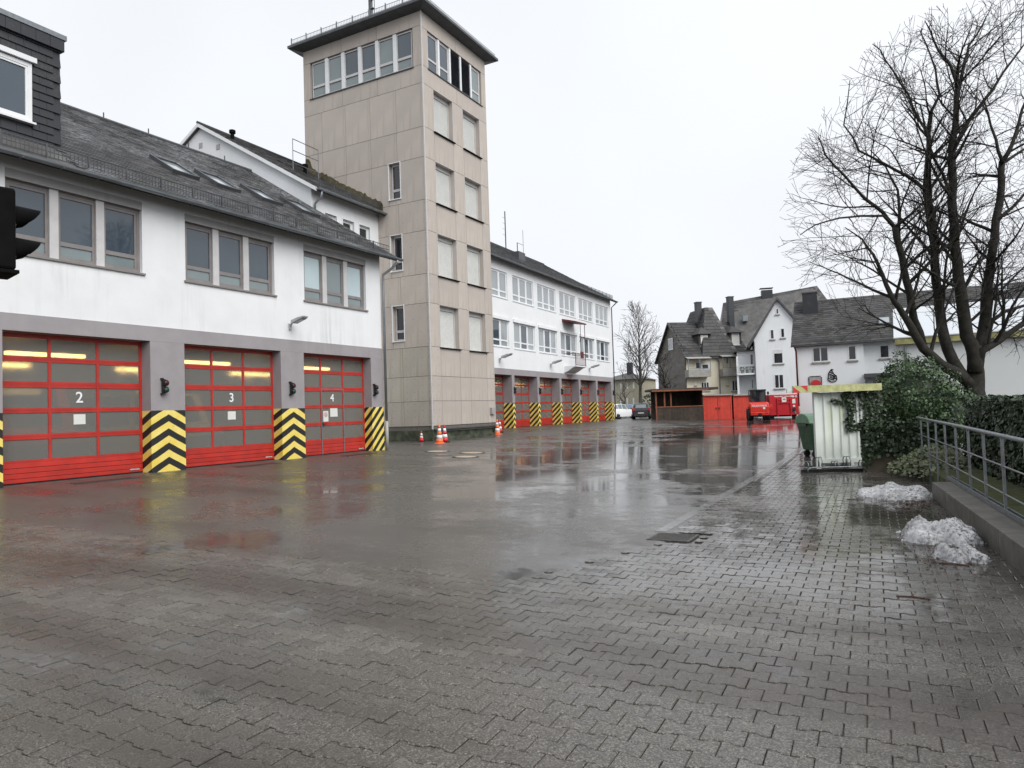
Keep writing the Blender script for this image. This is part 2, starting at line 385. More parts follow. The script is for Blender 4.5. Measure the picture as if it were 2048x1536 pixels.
# interlocking double-T paving stones
PL,PD=.215,.15
def paver_mesh():
    a=.011; g=.0022; L,D=PL-2*g,PD-2*g
    top=[(-.5,a),(-.3,a),(-.19,-a),(.19,-a),(.3,a),(.5,a)]
    out=[(u*L,D/2+s) for u,s in top]+[(u*L,-D/2-s) for u,s in reversed(top)]
    n=len(out); b=.005
    inn=[(x*(1-2*b/L),y-math.copysign(b,y)) for x,y in out]
    mb=MB(); mb.add([(x,y,-.06) for x,y in out]+[(x,y,-.0035) for x,y in out]+[(x,y,0) for x,y in inn],
       [(i+1 if i+1<n else 0,i,n+i,n+(i+1)%n) [::-1] for i in range(n)]+[(n+i,n+(i+1)%n,2*n+(i+1)%n,2*n+i) for i in range(n)]+[tuple(range(2*n,3*n))])
    # face orientation: outline runs clockwise, so flip everything
    mb.f=[tuple(reversed(q)) for q in mb.f]
    return mb
def scatter(name,mb,mat,mats,parent,keep,plural,smooth=False):
    """mats: list of (sort key, matrix); the `keep` smallest keys become objects sharing one mesh, the rest one part"""
    mats.sort(key=lambda q:q[0]); me=mb.mesh(name,mat,smooth)
    pinv=ORG.get(parent.name,Vector()) if parent.type!='EMPTY' else Vector()
    for k,m in mats[:keep]:
        o=bpy.data.objects.new(name,me); col.objects.link(o); o.parent=parent; o.matrix_local=Matrix.Translation(-pinv)@m
    if len(mats)>keep:
        big=MB(); V=[Vector(v) for v in mb.v]
        for k,m in mats[keep:]: big.add([m@v for v in V],mb.f)
        big.build(plural,mat,parent,smooth,kind='stuff')
def build_paving():
    mb=MB(); 
    bed=bpy.data.objects.new('paving',None); col.objects.link(bed); bed['kind']='structure'; ORG[bed.name]=Vector()
    mats=[]; r=random.Random(3); c8,s8=math.cos(R(1.8)),math.sin(R(1.8))
    j0,j1=int(1.6/PD),int(26/PD)
    for j in range(j0,j1):
        v=j*PD; xo=(j%2)*PL/2
        for i in range(int(-13.2/PL),int(2.4/PL)):
            u=i*PL+xo; x,y=u*c8-v*s8,u*s8+v*c8
            if v>6.33 and x-PL/2<edge_x(y): continue
            if abs(x+2.65)<.36 and abs(y-9.08)<.32: continue
            if x>.92+.06-(y-8)*.094+.05: continue
            q=Vector((x,y,zt(x,y)))-CAM; dpt=q.dot(CF)
            if dpt<.5: continue
            px=1024+FPX*q.dot(CR)/dpt; py=768-FPX*q.dot(CU)/dpt
            if px<-120 or px>2170 or py>1640: continue
            tilt=math.atan(.03*(1-sst(18,48,y))) if x<-3.0 else 0
            m=Matrix.Translation((x,y,zt(x,y)+.004+max(-.003,r.gauss(0,.0018))))@Matrix.Rotation(tilt+r.gauss(0,.008),4,'Y')@Matrix.Rotation(R(1.8),4,'Z')@Matrix.Rotation(r.gauss(0,.005),4,'X')
            vis=0<px<2048 and py<1536
            mats.append((dpt+(0 if vis else 1000),m))
    scatter('paving_stone',paver_mesh(),'paver',mats,bed,300,'paving_stones')
build_paving()
# gutter of flat concrete slabs beside the asphalt, and a narrow edging line
gt=bpy.data.objects.new('gutter',None); col.objects.link(gt); gt['kind']='structure'; ORG[gt.name]=Vector()
y=9.45; k=0
while y<34:
    mb=MB(); x=-2.93-.012*(y-9); a,b=x-.07,x+.09; e=y+.99
    mb.add([(a,y,zt(a,y)+.004),(b,y,zt(b,y)+.003),(b,e,zt(b,e)+.003),(a,e,zt(a,e)+.004),(a,y,zt(a,y)-.1),(b,y,zt(b,y)-.1),(b,e,zt(b,e)-.1),(a,e,zt(a,e)-.1)],[(0,1,2,3),(0,4,5,1),(1,5,6,2),(2,6,7,3),(3,7,4,0)])
    mb.build('slab','gutter_concrete',gt); y+=1.0
# ================================================================ generic building parts
def window(P,x0,x1,z0,z1,y,cols=3,split=.27,fw=.06,mw=.1,frame='frame_grey',panes=None,sill=None,box=None,cover=None,d=.07,inset=.05,label=None,name='window'):
    mb=MB(); H=z1-z0; zs=z0+H*split if split else None
    mb.box(x0,x0+fw,y,y+d,z0,z1).box(x1-fw,x1,y,y+d,z0,z1).box(x0+fw,x1-fw,y,y+d,z0,z0+fw).box(x0+fw,x1-fw,y,y+d,z1-fw,z1)
    cw=(x1-x0-2*fw-(cols-1)*mw)/cols; cells=[]
    for c in range(cols):
        a=x0+fw+c*(cw+mw)
        if c: mb.box(a-mw,a,y+.002,y+d-.002,z0+fw,z1-fw)
        cells.append((a,a+cw))
        mb.box(a,a+inset,y+.012,y+d-.004,z0+fw,z1-fw).box(a+cw-inset,a+cw,y+.012,y+d-.004,z0+fw,z1-fw)
        mb.box(a+inset,a+cw-inset,y+.012,y+d-.004,z1-fw-inset,z1-fw).box(a+inset,a+cw-inset,y+.012,y+d-.004,z0+fw,z0+fw+inset*.6)
        if split: mb.box(a+inset,a+cw-inset,y+.010,y+d-.004,zs-.05,zs+.05)
    o=mb.build(name,frame,P,label=label)
    panes=panes or ['pane']*cols
    for c,(a,b) in enumerate(cells):
        pm=panes[c%len(panes)]; lo='pane_pale' if (split and pm in('pane','pane_blind') and frame=='frame_grey') else pm
        if split:
            MB().box(a+inset,b-inset,y+.04,y+.05,zs+.05,z1-fw-inset).build('pane',pm,o)
            MB().box(a+inset,b-inset,y+.04,y+.05,z0+fw+inset*.6,zs-.05).build('pane',lo,o)
        else: MB().box(a+inset,b-inset,y+.04,y+.05,z0+fw+inset*.6,z1-fw-inset).build('pane',pm,o)
        if cover and c: MB().box(a-mw*.5-.10,a-mw*.5+.10,y-.045,y-.001,z0+.02,z1-.001).build('mullion_cover',cover,o)
    if sill: MB().box(x0-.05,x1+.06,y-sill[1],y+d,z0-.05,z0-.002).build('sill',sill[0],o)
    if box: MB().box(x0-.01,x1+.01,y-box[1],y+d,z1+.002,z1+box[2]).build('shutter_box',box[0],o)
    return o
def gate(P,x0,x1,z0,z1,y,num=None,wicket=False,note=True,brand=True,numcol=1,number_size=.27):
    S=(z1-z0)/3.37; rows=[(.53,.985),(1.10,1.58),(1.69,2.15),(2.29,2.74),(2.85,3.27)]; rows=[(z0+a*S,z0+b*S) for a,b in rows]
    st=.065; cw=(x1-x0-4*st)/3; mb=MB()
    for c in range(4): a=x0+c*(cw+st); mb.box(a,a+st,y,y+.05,z0+.53*S-.06,z1)
    xs=[(x0+st+c*(cw+st),x0+st+c*(cw+st)+cw) for c in range(3)]
    edges=[z0+.53*S-.06]+[q for r in rows for q in r]+[z1]
    for i in range(0,len(edges),2):
        a,b=edges[i],edges[i+1]
        for u,v in xs:
            if 0<i<len(edges)-2: mid=(a+b)/2; mb.box(u,v,y+.003,y+.047,a,mid-.004).box(u,v,y+.003,y+.047,mid+.004,b).box(u,v,y+.012,y+.04,mid-.004,mid+.004)
            else: mb.box(u,v,y+.003,y+.047,a,b)
    o=mb.build('garage_door','door_red',P)
    for r in rows:
        for u,v in xs: MB().box(u,v,y+.02,y+.028,r[0],r[1]).build('pane','pane_frost',o)
    h=(.53*S-.06)/4
    for k in range(4):
        a=z0+k*h; MB().box(x0,x1,y+.004,y+.05,a+(.03 if k==0 else .006),a+h-.002).build('panel_strip','door_red',o,bevel=.006)
    MB().box(x0,x1,y+.03,y+.06,z0+.002,z0+.53*S).build('seal','door_gap',o)
    if num:
        u,v=xs[numcol]; zc=(rows[2][0]+rows[2][1])/2
        text(num,number_size*1.35,'reflective_white',o,'number',face_front((u+v)/2+(.12 if numcol==1 and not wicket else 0),y+.012,zc))
    if note and not wicket: u,v=xs[1]; MB().box((u+v)/2-.02,(u+v)/2+.26,y+.012,y+.018,rows[1][1]-.29,rows[1][1]-.05).build('notice','paper',o)
    if wicket:
        u,v=xs[1]; m=MB(); ztop=rows[2][1]+.09
        m.box(u-.05,u-.015,y-.012,y+.0,z0+.02,ztop).box(v+.015,v+.05,y-.012,y,z0+.02,ztop).box(u-.015,v+.015,y-.012,y,ztop-.04,ztop); m.build('wicket_frame','galvanised',o)
        m=MB(); m.box(u-.012,u+.03,y-.02,y-.002,.95,1.1).box(u-.01,u+.16,y-.05,y-.03,1.03,1.05).box(u,u+.02,y-.05,y-.01,1.03,1.05); m.build('handle','black',o)
        MB().box(u+.06,u+.30,y+.010,y+.016,rows[1][0]+.02,rows[1][1]-.10).build('notice','paper',o)
        MB().box(u+.40,u+.76,y+.010,y+.016,rows[1][1]-.30,rows[1][1]-.01).build('notice','paper',o)
        m=MB(); m.lathe([(.085,0),(.085,.002)],n=20); mt=m.mesh('sign_ring','sign_red'); mt.transform(Matrix.Translation((u+.18,y+.009,rows[1][1]-.22))@Matrix.Rotation(PI/2,4,'X')); link('sign_ring',mt,o)
        m=MB(); m.lathe([(.068,0),(.068,.002)],n=20); mt=m.mesh('sign_disc','paper'); mt.transform(Matrix.Translation((u+.18,y+.006,rows[1][1]-.22))@Matrix.Rotation(PI/2,4,'X')); link('sign_disc',mt,o)
        MB().box(u+.16,u+.2,y+.001,y+.003,rows[1][1]-.27,rows[1][1]-.18).build('sign_mark','black',o)
    if brand:
        MB().box(x1-.36,x1-.10,y-.004,y+.003,z0+.075,z0+.125).build('maker_plate','dark_red',o)
        text('HÖRMANN',.05,'reflective_white',o,'lettering',face_front(x1-.23,y-.006,z0+.10),depth=.001)
    return o
def shingles(P,roof,name,mat,x0,x1,ye,ze,slope,yr,w,l,keep,key,xr=None,skip=None,camf=None):
    """courses of shingles from the eave (y=ye,z=ze) up to y=yr; local frame of the building"""
    ang=math.atan(slope); L=(yr-ye)/math.cos(ang); n=int(L/l); mats=[]; r=random.Random(5)
    mb=MB(); mb.add([(0,-.004,.0),(w-.008,-.004,.0),(w-.008,l*1.25,-.006),(0,l*1.25,-.006),(0,-.004,.026),(w-.008,-.004,.026),(w-.008,l*1.25,.004),(0,l*1.25,.004)],[(4,5,6,7),(0,1,5,4),(1,2,6,5),(3,0,4,7)])
    for j in range(n+1):
        s=j*l; y=ye+s*math.cos(ang); z=ze+s*math.sin(ang)
        off=(j%2)*w/2+r.uniform(-.02,.02)
        for i in range(int((x1-x0)/w)+1):
            x=x0+i*w+off
            if x+w>x1+.03: continue
            if skip and skip(x+w/2,y): continue
            m=Matrix.Translation((x,y,z+.012+r.uniform(-.002,.002)))@Matrix.Rotation(ang,4,'X')@Matrix.Rotation(r.gauss(0,.012),4,'Z')@Matrix.Rotation(r.gauss(0,.012),4,'X')
            mats.append((key(x,y,z),m))
    scatter(name,mb,mat,mats,roof,keep,name+'s')
def snow_guard(P,x0,x1,y,z,slope,parent=None,h=.3):
    mb=MB(); x=x0
    for dz in (.03,h*.5,h): mb.box(x0,x1,y-.008,y+.008,z+dz-.011,z+dz+.011)
    while x<x1: mb.box(x-.006,x+.006,y-.018,y-.008,z+.02,z+h+.01); x+=.09
    x=x0+.3
    while x<x1: mb.prism([(y-.03,z-.05),(y+.02,z-.05),(y+.02,z+h+.03),(y-.01,z+h+.03)],x-.015,x+.015,'x'); x+=.95
    return mb.build('snow_guard','dark_zinc',P)
def gutter_pipe(P,x0,x1,y,z,r=.075):
    mb=MB(); n=7; pts=[]
    for k in range(n): a=PI+PI*k/(n-1); pts.append((y+r*math.cos(a),z+r*math.sin(a)))
    inn=[(y+(q-y)*.88,z+(s-z)*.88) for q,s in reversed(pts)]
    mb.prism(pts+inn,x0,x1,'x')
    x=x0+.3
    while x<x1: mb.box(x-.012,x+.012,y-r-.01,y+r+.05,z-r-.008,z-r+.004); x+=.85
    return mb.build('gutter','zinc',P)
def fixed_signal(loc,rz,label):
    t=thing('door_signal',label,'signal',loc,rz,'small two-lens door signals on the piers')
    mb=MB(); mb.box(-.035,.035,-.10,-.03,-.19,.19).box(-.05,-.02,-.10,0,.17,.22).box(-.05,-.02,-.10,0,-.22,-.17); mb.build('housing','black',t)
    for dz,l in ((.09,'lens_red'),(-.09,'lens_green')):
        q=MB().lathe([(.085,0),(.085,.02),(.075,.05)],n=16); me=q.mesh('lens','black'); me.transform(Matrix.Translation((.03,-.1,dz))@Matrix.Rotation(PI/2,4,'X')); o=link('lens_hood',me,t)
        q=MB().lathe([(.06,0),(.05,.012),(.02,.02)],n=16); me=q.mesh('lens',l,True); me.transform(Matrix.Translation((.03,-.151,dz))@Matrix.Rotation(PI/2,4,'X')); link('lens',me,t)
    return t
def wall_lamp(loc,rz,label,sc_=1):
    t=thing('wall_lamp',label,'lamp',loc,rz,'floodlights on the facades'); t.scale=(sc_,)*3
    mb=MB(); mb.box(-.05,.05,-.06,0,-.16,.06).tube([(0,-.05,-.02),(.0,-.12,.06),(0,-.2,.1)],.035,8); mb.build('bracket','lamp_grey',t)
    mb=MB(); mb.prism([(-.18,.08),(-.26,.05),(-.8,.22),(-.82,.29),(-.5,.25),(-.2,.17)],-.13,.13,'x'); mb.build('lamp_head','lamp_grey',t,bevel=.015)
    mb=MB(); mb.prism([(-.3,.052),(-.76,.197),(-.765,.187),(-.305,.042)],-.1,.1,'x'); mb.build('lens','pane_pale',t)
    return t
# ================================================================ front wing of the fire station
FW=Frame((-16.905,0,0),PI/2)
W=thing('fire_station_wing','low white rendered fire station wing with red doors numbered two to four and slate roof','building',FW.o,FW.rz)
x0w,x1w=2.5,21.17; OPEN=[(3.95,7.36),(8.33,11.78),(12.78,16.19),(17.17,20.5)]
WIN=[(8.41,11.61),(12.87,16.02),(17.28,20.35),(3.95,7.1)]
mb=MB(); wall_open(mb,x0w,x1w,3.75,7.42,[(a,b,5.09,6.93) for a,b in WIN],.3)
mb.quad((x1w,0,0),(x1w,14.2,0),(x1w,14.2,7.42),(x1w,0,7.42)); mb.quad((x1w,0,7.42),(x1w,14.2,7.42),(x1w,7.1,11.6),(x1w,7.1,11.6))
mb.quad((x0w,14.2,0),(x0w,0,0),(x0w,0,7.42),(x0w,14.2,7.42)); mb.quad((x1w,14.2,0),(x0w,14.2,0),(x0w,14.2,7.42),(x1w,14.2,7.42))
mb.build('wall','render_white',W)
mb=MB(); mb.box(x0w,x1w-.003,-.018,.33,3.37,3.748); mb.build('lintel_band','grey_paint',W)
PIERS=[(x0w,3.95,'pier_chevron'),(7.36,8.33,'pier_chevron'),(11.78,12.78,'pier_chevron'),(16.19,17.17,'pier_chevron'),(20.5,21.165,'pier_diagonal')]
for a,b,m in PIERS: MB().box(a,b,-.018,.34,-.3,3.368).build('pier',m,W,org=((a+b)/2,-.018,0))
DOORS=[]
for (a,b),num in zip(OPEN,(None,'2','3','4')):
    DOORS.append(gate(W,a+.005,b-.005,0.0,3.365,.33,num,wicket=(num=='4')))
mb=MB()
for a,b in OPEN: mb.box(a,b,-.02,.6,-.30,.0)
mb.build('threshold','kerb',W)
# interior of the vehicle hall
mb=MB(); A,B,D_,Z=x0w+.1,x1w-.1,9.5,3.7
mb.quad((A,.4,.0),(B,.4,.0),(B,D_,.0),(A,D_,.0)); mb.quad((A,.4,Z),(A,D_,Z),(B,D_,Z),(B,.4,Z)); mb.quad((A,D_,0),(B,D_,0),(B,D_,Z),(A,D_,Z)); mb.quad((A,.4,0),(A,D_,0),(A,D_,Z),(A,.4,Z)); mb.quad((B,D_,0),(B,.4,0),(B,.4,Z),(B,D_,Z))
mb.build('hall_interior','interior',W)
for a,b in OPEN:
    for f,yy in ((.45,1.1),(.6,4.6)): c=a+(b-a)*f; MB().box(c-.9,c+.9,yy,yy+.14,2.95,3.03).build('tube_light','tube_light',W)
# windows
for i,(a,b) in enumerate(WIN):
    window(W,a,b,5.09,6.72,.10,3,.25,.07,.20,'frame_grey',[['pane','pane','pane'],['pane']*3,['pane_blind','pane_pale','pane_blind'],['pane']*3][i],sill=('frame_grey',.15),cover='mullion_light',d=.08,inset=.07)
    MB().box(a,b,-.012,.18,6.722,6.925).build('shutter_box','box_grey',W)
# roof
SL=.62; YE,ZE=-.5,7.15; YR=7.1; ZR=ZE+SL*(YR-YE)
roof=MB(); xr0,xr1=x0w-.3,21.55
roof.prism([(YE,ZE),(YR,ZR),(2*YR-YE,ZE),(2*YR-YE,ZE-.13),(YR,ZR-.13),(YE,ZE-.13)],xr0,xr1,'x')
SKY=[(14.05,15.0),(15.65,16.6),(17.5,18.45),(19.35,20.3)]
ROOF=roof.build('roof','tile_dark',W)
def wkey(x,y,z):
    p=FW.w(x,y,z); q=p-CAM; d=q.dot(CF); px=1024+FPX*q.dot(CR)/d; return d+(0 if 0<px<2048 and x>10.2 else 500)
shingles(W,ROOF,'shingle','shingle',7.5,xr1,YE,ZE,SL,YR-.05,.30,.17,300,wkey,skip=lambda x,y: x<9.9 and y<6)
mb=MB(); mb.tube([(xr0,YR,ZR+.03),(xr1,YR,ZR+.03)],.08,8); 
x=10.
while x<xr1: mb.box(x-.012,x+.012,YR-.02,YR+.02,ZR+.05,ZR+.28); x+=1.7
mb.build('ridge','dark_zinc',W)
mb=MB(); mb.prism([(YE,ZE-.14),(YR,ZR-.14),(YR,ZR+.035),(YE,ZE+.035)],xr1,xr1+.04,'x'); mb.build('verge_trim','zinc',W)
snow_guard(W,xr0,xr1-.1,YE+.25,ZE+SL*.25,SL)
gutter_pipe(W,xr0,xr1+.25,YE-.07,ZE-.03,.085)
for a,b in SKY:
    y0,y1=2.1,3.2; za,zb=ZE+SL*(y0-YE),ZE+SL*(y1-YE); m=MB(); t=.1
    P_=lambda x,y,h:(x,y-h*.53,ZE+SL*(y-YE)+h*.85)
    def rb(m,x0,x1,y0,y1,h0,h1): m.add([P_(x0,y0,h0),P_(x1,y0,h0),P_(x1,y1,h0),P_(x0,y1,h0),P_(x0,y0,h1),P_(x1,y0,h1),P_(x1,y1,h1),P_(x0,y1,h1)],[(0,3,2,1),(4,5,6,7),(0,1,5,4),(1,2,6,5),(2,3,7,6),(3,0,4,7)])
    rb(m,a,a+t,y0,y1,0,.14); rb(m,b-t,b,y0,y1,0,.14); rb(m,a+t,b-t,y0,y0+t,0,.13); rb(m,a+t,b-t,y1-t,y1,0,.15)
    o=m.build('skylight','dark_zinc',W); m=MB(); rb(m,a+t,b-t,y0+t,y1-t,.02,.09); m.build('pane','skylight_pane',o)
# dormer clad in slate
mb=MB(); dx0,dx1,dy0,dz0,dz1=4.2,10.06,.78,7.9,10.40
mb.box(dx0,dx1,dy0+.03,dy0+5.5,dz0-.4,dz1); DM=mb.build('dormer','slate',W)
MB().box(dx0-.1,dx1+.06,dy0-.06,dy0+5.4,dz1+.001,dz1+.28).build('dormer_fascia','slate',W)
MB().box(dx0-.12,dx1+.10,dy0-.10,dy0+5.6,dz1+.281,dz1+.40).build('dormer_edge','galvanised',W)
wx0,wx1,wz0,wz1=7.6,9.37,8.40,9.80
r=random.Random(2); z=dz0-.2; j=0
while z<dz1-.02:
    x=dx1-(j%2)*.17
    while x>7.3:
        a,b=max(x-.335,7.2),x-.006
        if b>wx0-.03 and a<wx1+.05 and z+.19>wz0-.05 and z<wz1+.12: a=wx1+.03
        if b-a>.05:
            MB().add([(a,dy0-.004,z),(b,dy0-.004,z),(b,dy0+.024,z+.22),(a,dy0+.024,z+.22),(a,dy0-.018,z),(b,dy0-.018,z),(b,dy0+.014,z+.22),(a,dy0+.014,z+.22)],[(4,5,6,7),(1,0,4,5),(0,3,7,4),(1,5,6,2)]).build('shingle','slate',DM)
        x-=.335
    z+=.19; j+=1
for k in range(9):
    a=dx1+.05-.33*(k+1); MB().box(a+.004,a+.326,dy0-.078,dy0-.062,dz1+.004,dz1+.275).build('shingle','slate',DM)
window(W,wx0,wx1,wz0,wz1,dy0-.05,1,None,.09,.1,'white_plastic',['pane'],sill=('white_plastic',.06),d=.1,inset=.05)
MB().box(wx0-.2,wx1+.08,dy0-.12,dy0+.02,wz1+.02,wz1+.14).build('shutter_box','white_plastic',W)
# downpipe at the corner
mb=MB(); xx=x1w+.06; mb.tube([(21.5,YE-.07,ZE-.08),(21.5,YE-.06,ZE-.2),(21.42,-.35,ZE-.42),(xx,-.10,ZE-.65),(xx,-.09,ZE-1.0),(xx,-.09,1.0)],.05,10); mb.build('downpipe','zinc',W,True)
mb=MB(); mb.tube([(xx,-.09,1.05),(xx,-.09,-.02)],.062,10); mb.build('downpipe_foot','box_grey',W,True)
for x,n_ in ((12.1,'second'),(16.55,'third'),(20.62,'fourth')):
    fixed_signal(FW.w(x,-.02,2.2),FW.rz,{'second':'small black door signal between the doors numbered two and three','third':'small black door signal between the doors numbered three and four','fourth':'small black door signal on the corner pier beside door four'}[n_])
wall_lamp(FW.w(16.6,0,4.2),FW.rz,'grey floodlight on the white wall above doors three and four',.85)
for (a,b),nm in zip(OPEN[1:],('two','three','four')):
    m=MB(); x=(a+b)/2; p=FW.w(x,-.75,0); zz=zt(p.x,p.y)+.004
    for k in range(24): m.box(x-.7+k*.06,x-.66+k*.06,-.9,-.6,zz-.02,zz+.004)
    m.box(x-.74,x+.78,-.93,-.9,zz-.02,zz+.006).box(x-.74,x+.78,-.6,-.57,zz-.02,zz+.006)
    o=m.build('drain_grate','iron'); o.location=FW.o; o.rotation_euler=(0,0,FW.rz); tag(o,'flat iron drain grate in the ground before door '+nm,'drain','drain grates before the doors')
# ================================================================ main building
y2=-.0308809; FM=Frame((math.cos(y2)*-21.315,-math.sin(y2)*-21.315,0),PI/2-y2)
B=thing('main_building','long three storey white fire station building with six red doors beyond the tower','building',FM.o,FM.rz)
s0,s1=23.74,63.2; ZB=.16; WT=11.2
G0=[38.95,43.03,47.02,51.1,55.15,59.15]
UP=[(a,a+3.3,8.68,10.42) for a in G0]; LO=[(a,a+3.3,5.46,7.22) for a in G0]
SM=[(24.57,25.35,8.85,10.32),(25.77,26.56,8.85,10.32),(26.95,27.74,8.85,10.32)]
mb=MB(); wall_open(mb,s0,s1,4.06,WT,UP+LO+SM,.22)
mb.quad((s1,0,0),(s1,13.5,0),(s1,13.5,WT),(s1,0,WT)); mb.quad((s1,0,WT),(s1,13.5,WT),(s1,6.75,15.1),(s1,6.75,15.1))
mb.quad((s0,13.5,0),(s0,0,0),(s0,0,WT),(s0,13.5,WT)); mb.quad((s0,13.5,WT),(s0,0,WT),(s0,6.75,15.25),(s0,6.75,15.25))
mb.quad((s1,13.5,0),(s0,13.5,0),(s0,13.5,WT),(s1,13.5,WT)); mb.quad((s0,0,0),(38.8,0,0),(38.8,0,4.06),(s0,0,4.06))
mb.build('wall','main_white',B)
mb=MB(); mb.box(38.8,s1+.003,-.02,.7,3.66,4.058); mb.build('lintel_band','grey_paint',B)
PR=[(42.45,42.83),(46.46,46.87),(50.5,50.91),(54.5,54.9),(58.52,58.95),(62.55,63.2)]
for a,b in PR: MB().box(a,b,-.02,.67,-.3,3.658).build('pier','pier_main',B,org=((a+b)/2,-.02,ZB))
prev=38.8
for (a,b),num in zip(PR,(None,'7','8','9','10',None)):
    gate(B,prev+.005,a-.005,ZB,3.655,.65,num,wicket=False,note=False,brand=False,numcol=0,number_size=.30); prev=b
mb=MB(); mb.box(38.8,s1,-.0,1.2,-.3,ZB-.002); mb.build('threshold','kerb',B)
mb=MB(); A,Bx,D_,Z=38.9,s1-.1,8,3.9
mb.quad((A,.75,ZB),(Bx,.75,ZB),(Bx,D_,ZB),(A,D_,ZB)); mb.quad((A,.75,Z),(A,D_,Z),(Bx,D_,Z),(Bx,.75,Z)); mb.quad((A,D_,0),(Bx,D_,0),(Bx,D_,Z),(A,D_,Z)); mb.quad((A,.75,0),(A,D_,0),(A,D_,Z),(A,.75,Z)); mb.quad((Bx,D_,0),(Bx,.75,0),(Bx,.75,Z),(Bx,D_,Z)); mb.build('hall_interior','interior',B)
for k in range(6): c=40.6+k*4.03; MB().box(c-.9,c+.9,2.6,2.74,3.2,3.28).build('tube_light','tube_light',B)
for h in UP: window(B,*h,.06,3,.25,.05,.12,'white_plastic',['pane_far'],sill=('white_plastic',.10),d=.08,inset=.06)
for i,h in enumerate(LO):
    window(B,*h,.06,3,.25,.05,.12,'white_plastic',['pane_far','pane','pane_far'],sill=('white_plastic',.10),d=.08,inset=.06)
    MB().box(h[0]-.12,h[1]+.12,-.10,.05,7.222,7.42).build('shutter_box','main_white',B)
for h in SM: window(B,*h,.10,1,None,.06,.1,'white_plastic',['pane_dark'],d=.08,inset=.06)
mb=MB()
for h in SM: 
    for k in (.07,): mb.box(h[0]-k,h[0],-.02,.02,h[2],h[3]+k).box(h[1],h[1]+k,-.02,.02,h[2],h[3]+k).box(h[0],h[1],-.02,.02,h[3],h[3]+k)
mb.build('window_surround','main_white',B)
mb=MB(); mb.box(34,s1-.2,-.012,.0-.001,4.5,4.5+.02)
for h in (46.72,50.8,54.85): MB().box(h-.03,h+.03,-.012,-.001,4.06,WT-.02).build('wall_joint','house_white',B)
SLm=.597; YEm,ZEm=-.45,11.12; YRm=6.75; ZRm=ZEm+SLm*(YRm-YEm)
mb=MB(); mb.prism([(YEm,ZEm),(YRm,ZRm),(2*YRm-YEm,ZEm),(2*YRm-YEm,ZEm-.16),(YRm,ZRm-.16),(YEm,ZEm-.16)],s0-.15,s1+.5,'x'); RM=mb.build('roof','tile_dark',B)
TW=(27.2,34.6)
shingles(B,RM,'shingle','shingle_main',s0-.15,s1+.5,YEm,ZEm,SLm,YRm-.05,.36,.21,0,lambda x,y,z:x,skip=lambda x,y:29<x<33.8 and y<5)
snow_guard(B,s0+.1,28.6,YEm+.3,ZEm+SLm*.3,SLm,h=.34); snow_guard(B,33.9,s1+.4,YEm+.3,ZEm+SLm*.3,SLm,h=.34)
gutter_pipe(B,s0-.2,29.0,YEm-.07,ZEm-.03,.08); gutter_pipe(B,33.9,s1+.6,YEm-.07,ZEm-.03,.08)
mb=MB(); mb.prism([(YEm,ZEm-.17),(YRm,ZRm-.17),(2*YRm-YEm,ZEm-.17),(2*YRm-YEm,ZEm+.0),(YRm,ZRm+.0),(YEm,ZEm+.0)],s0-.19,s0-.151,'x'); mb.build('verge_trim','white_plastic',B)
mb=MB(); mb.tube([(s0-.2,YRm,ZRm+.04),(s1+.5,YRm,ZRm+.04)],.07,6); mb.build('ridge','dark_zinc',B)
for k,(x,y) in enumerate([(24.6,5.6),(26.9,3.2)]):
    z=ZEm+SLm*(y-YEm); mb=MB(); mb.lathe([(.09,-.1),(.09,.30),(.15,.31),(.15,.45),(.11,.47)],(x,y,z),10); mb.build('vent_pipe','black_matte',B)
for (x,y,z) in [(s0-.002,5.6,14.1),(s0-.002,6.75,14.4),(s0-.002,7.6,14.1)]: MB().box(x-.02,x,y-.11,y+.11,z-.12,z+.12).build('gable_vent','box_grey',B)
mb=MB(); mb.tube([(s0+.1,YEm-.05,ZEm-.1),(s0+.12,YEm+.0,ZEm-.35),(s0+.12,-.08,ZEm-.6),(s0+.12,-.08,9.0)],.05,8); mb.build('downpipe','zinc',B,True)
mb=MB(); mb.tube([(s1+.4,YEm-.07,ZEm-.1),(s1+.35,-.3,ZEm-.3),(s1+.08,-.08,ZEm-.6),(s1+.08,-.08,.2)],.05,8); mb.build('downpipe','dark_zinc',B,True)
# roof guard rail beside the tower
mb=MB(); pts=[(24.6,2.6),(26.2,2.6)]
for x,y in [(25.6,2.75),(27.35,2.75)]:
    z=ZEm+SLm*(y-YEm); mb.tube([(x,y,z),(x,y,z+1.5)],.02,6)
z=ZEm+SLm*(2.75-YEm)
for h in (.35,.95,1.5): mb.tube([(25.6,2.75,z+h),(27.35,2.75,z+h)],.02,6)
mb.build('roof_guard_rail','galvanised',B)
a1=FM.at(1012,500,6.7)[0]; a2=FM.at(1035,505,6.7)[0]; a3=FM.at(1047,508,6.7)[0]
mb=MB(); mb.tube([(a1,6.7,ZRm-.3),(a1,6.7,FM.at(1012,424,6.7)[1])],.05,6).tube([(a2,6.7,ZRm-.3),(a2,6.7,ZRm+1.0)],.04,6).tube([(a2,6.7,ZRm+1.0),(a3,6.7,ZRm+1.0)],.02,4).tube([(a3,6.7,ZRm-.3),(a3,6.7,ZRm+2.4)],.02,4)
for k in range(4): mb.tube([(a1-.5,6.7,ZRm+1.2+k*.5),(a1+.1,6.7,ZRm+1.2+k*.5)],.012,4)
mb.build('antenna','dark_zinc',B)
o=MB().box(47.5,48.6,1.6,2.7,ZEm+SLm*2.1,ZEm+SLm*3.1+.12).build('roof_hatch','dark_zinc',B)
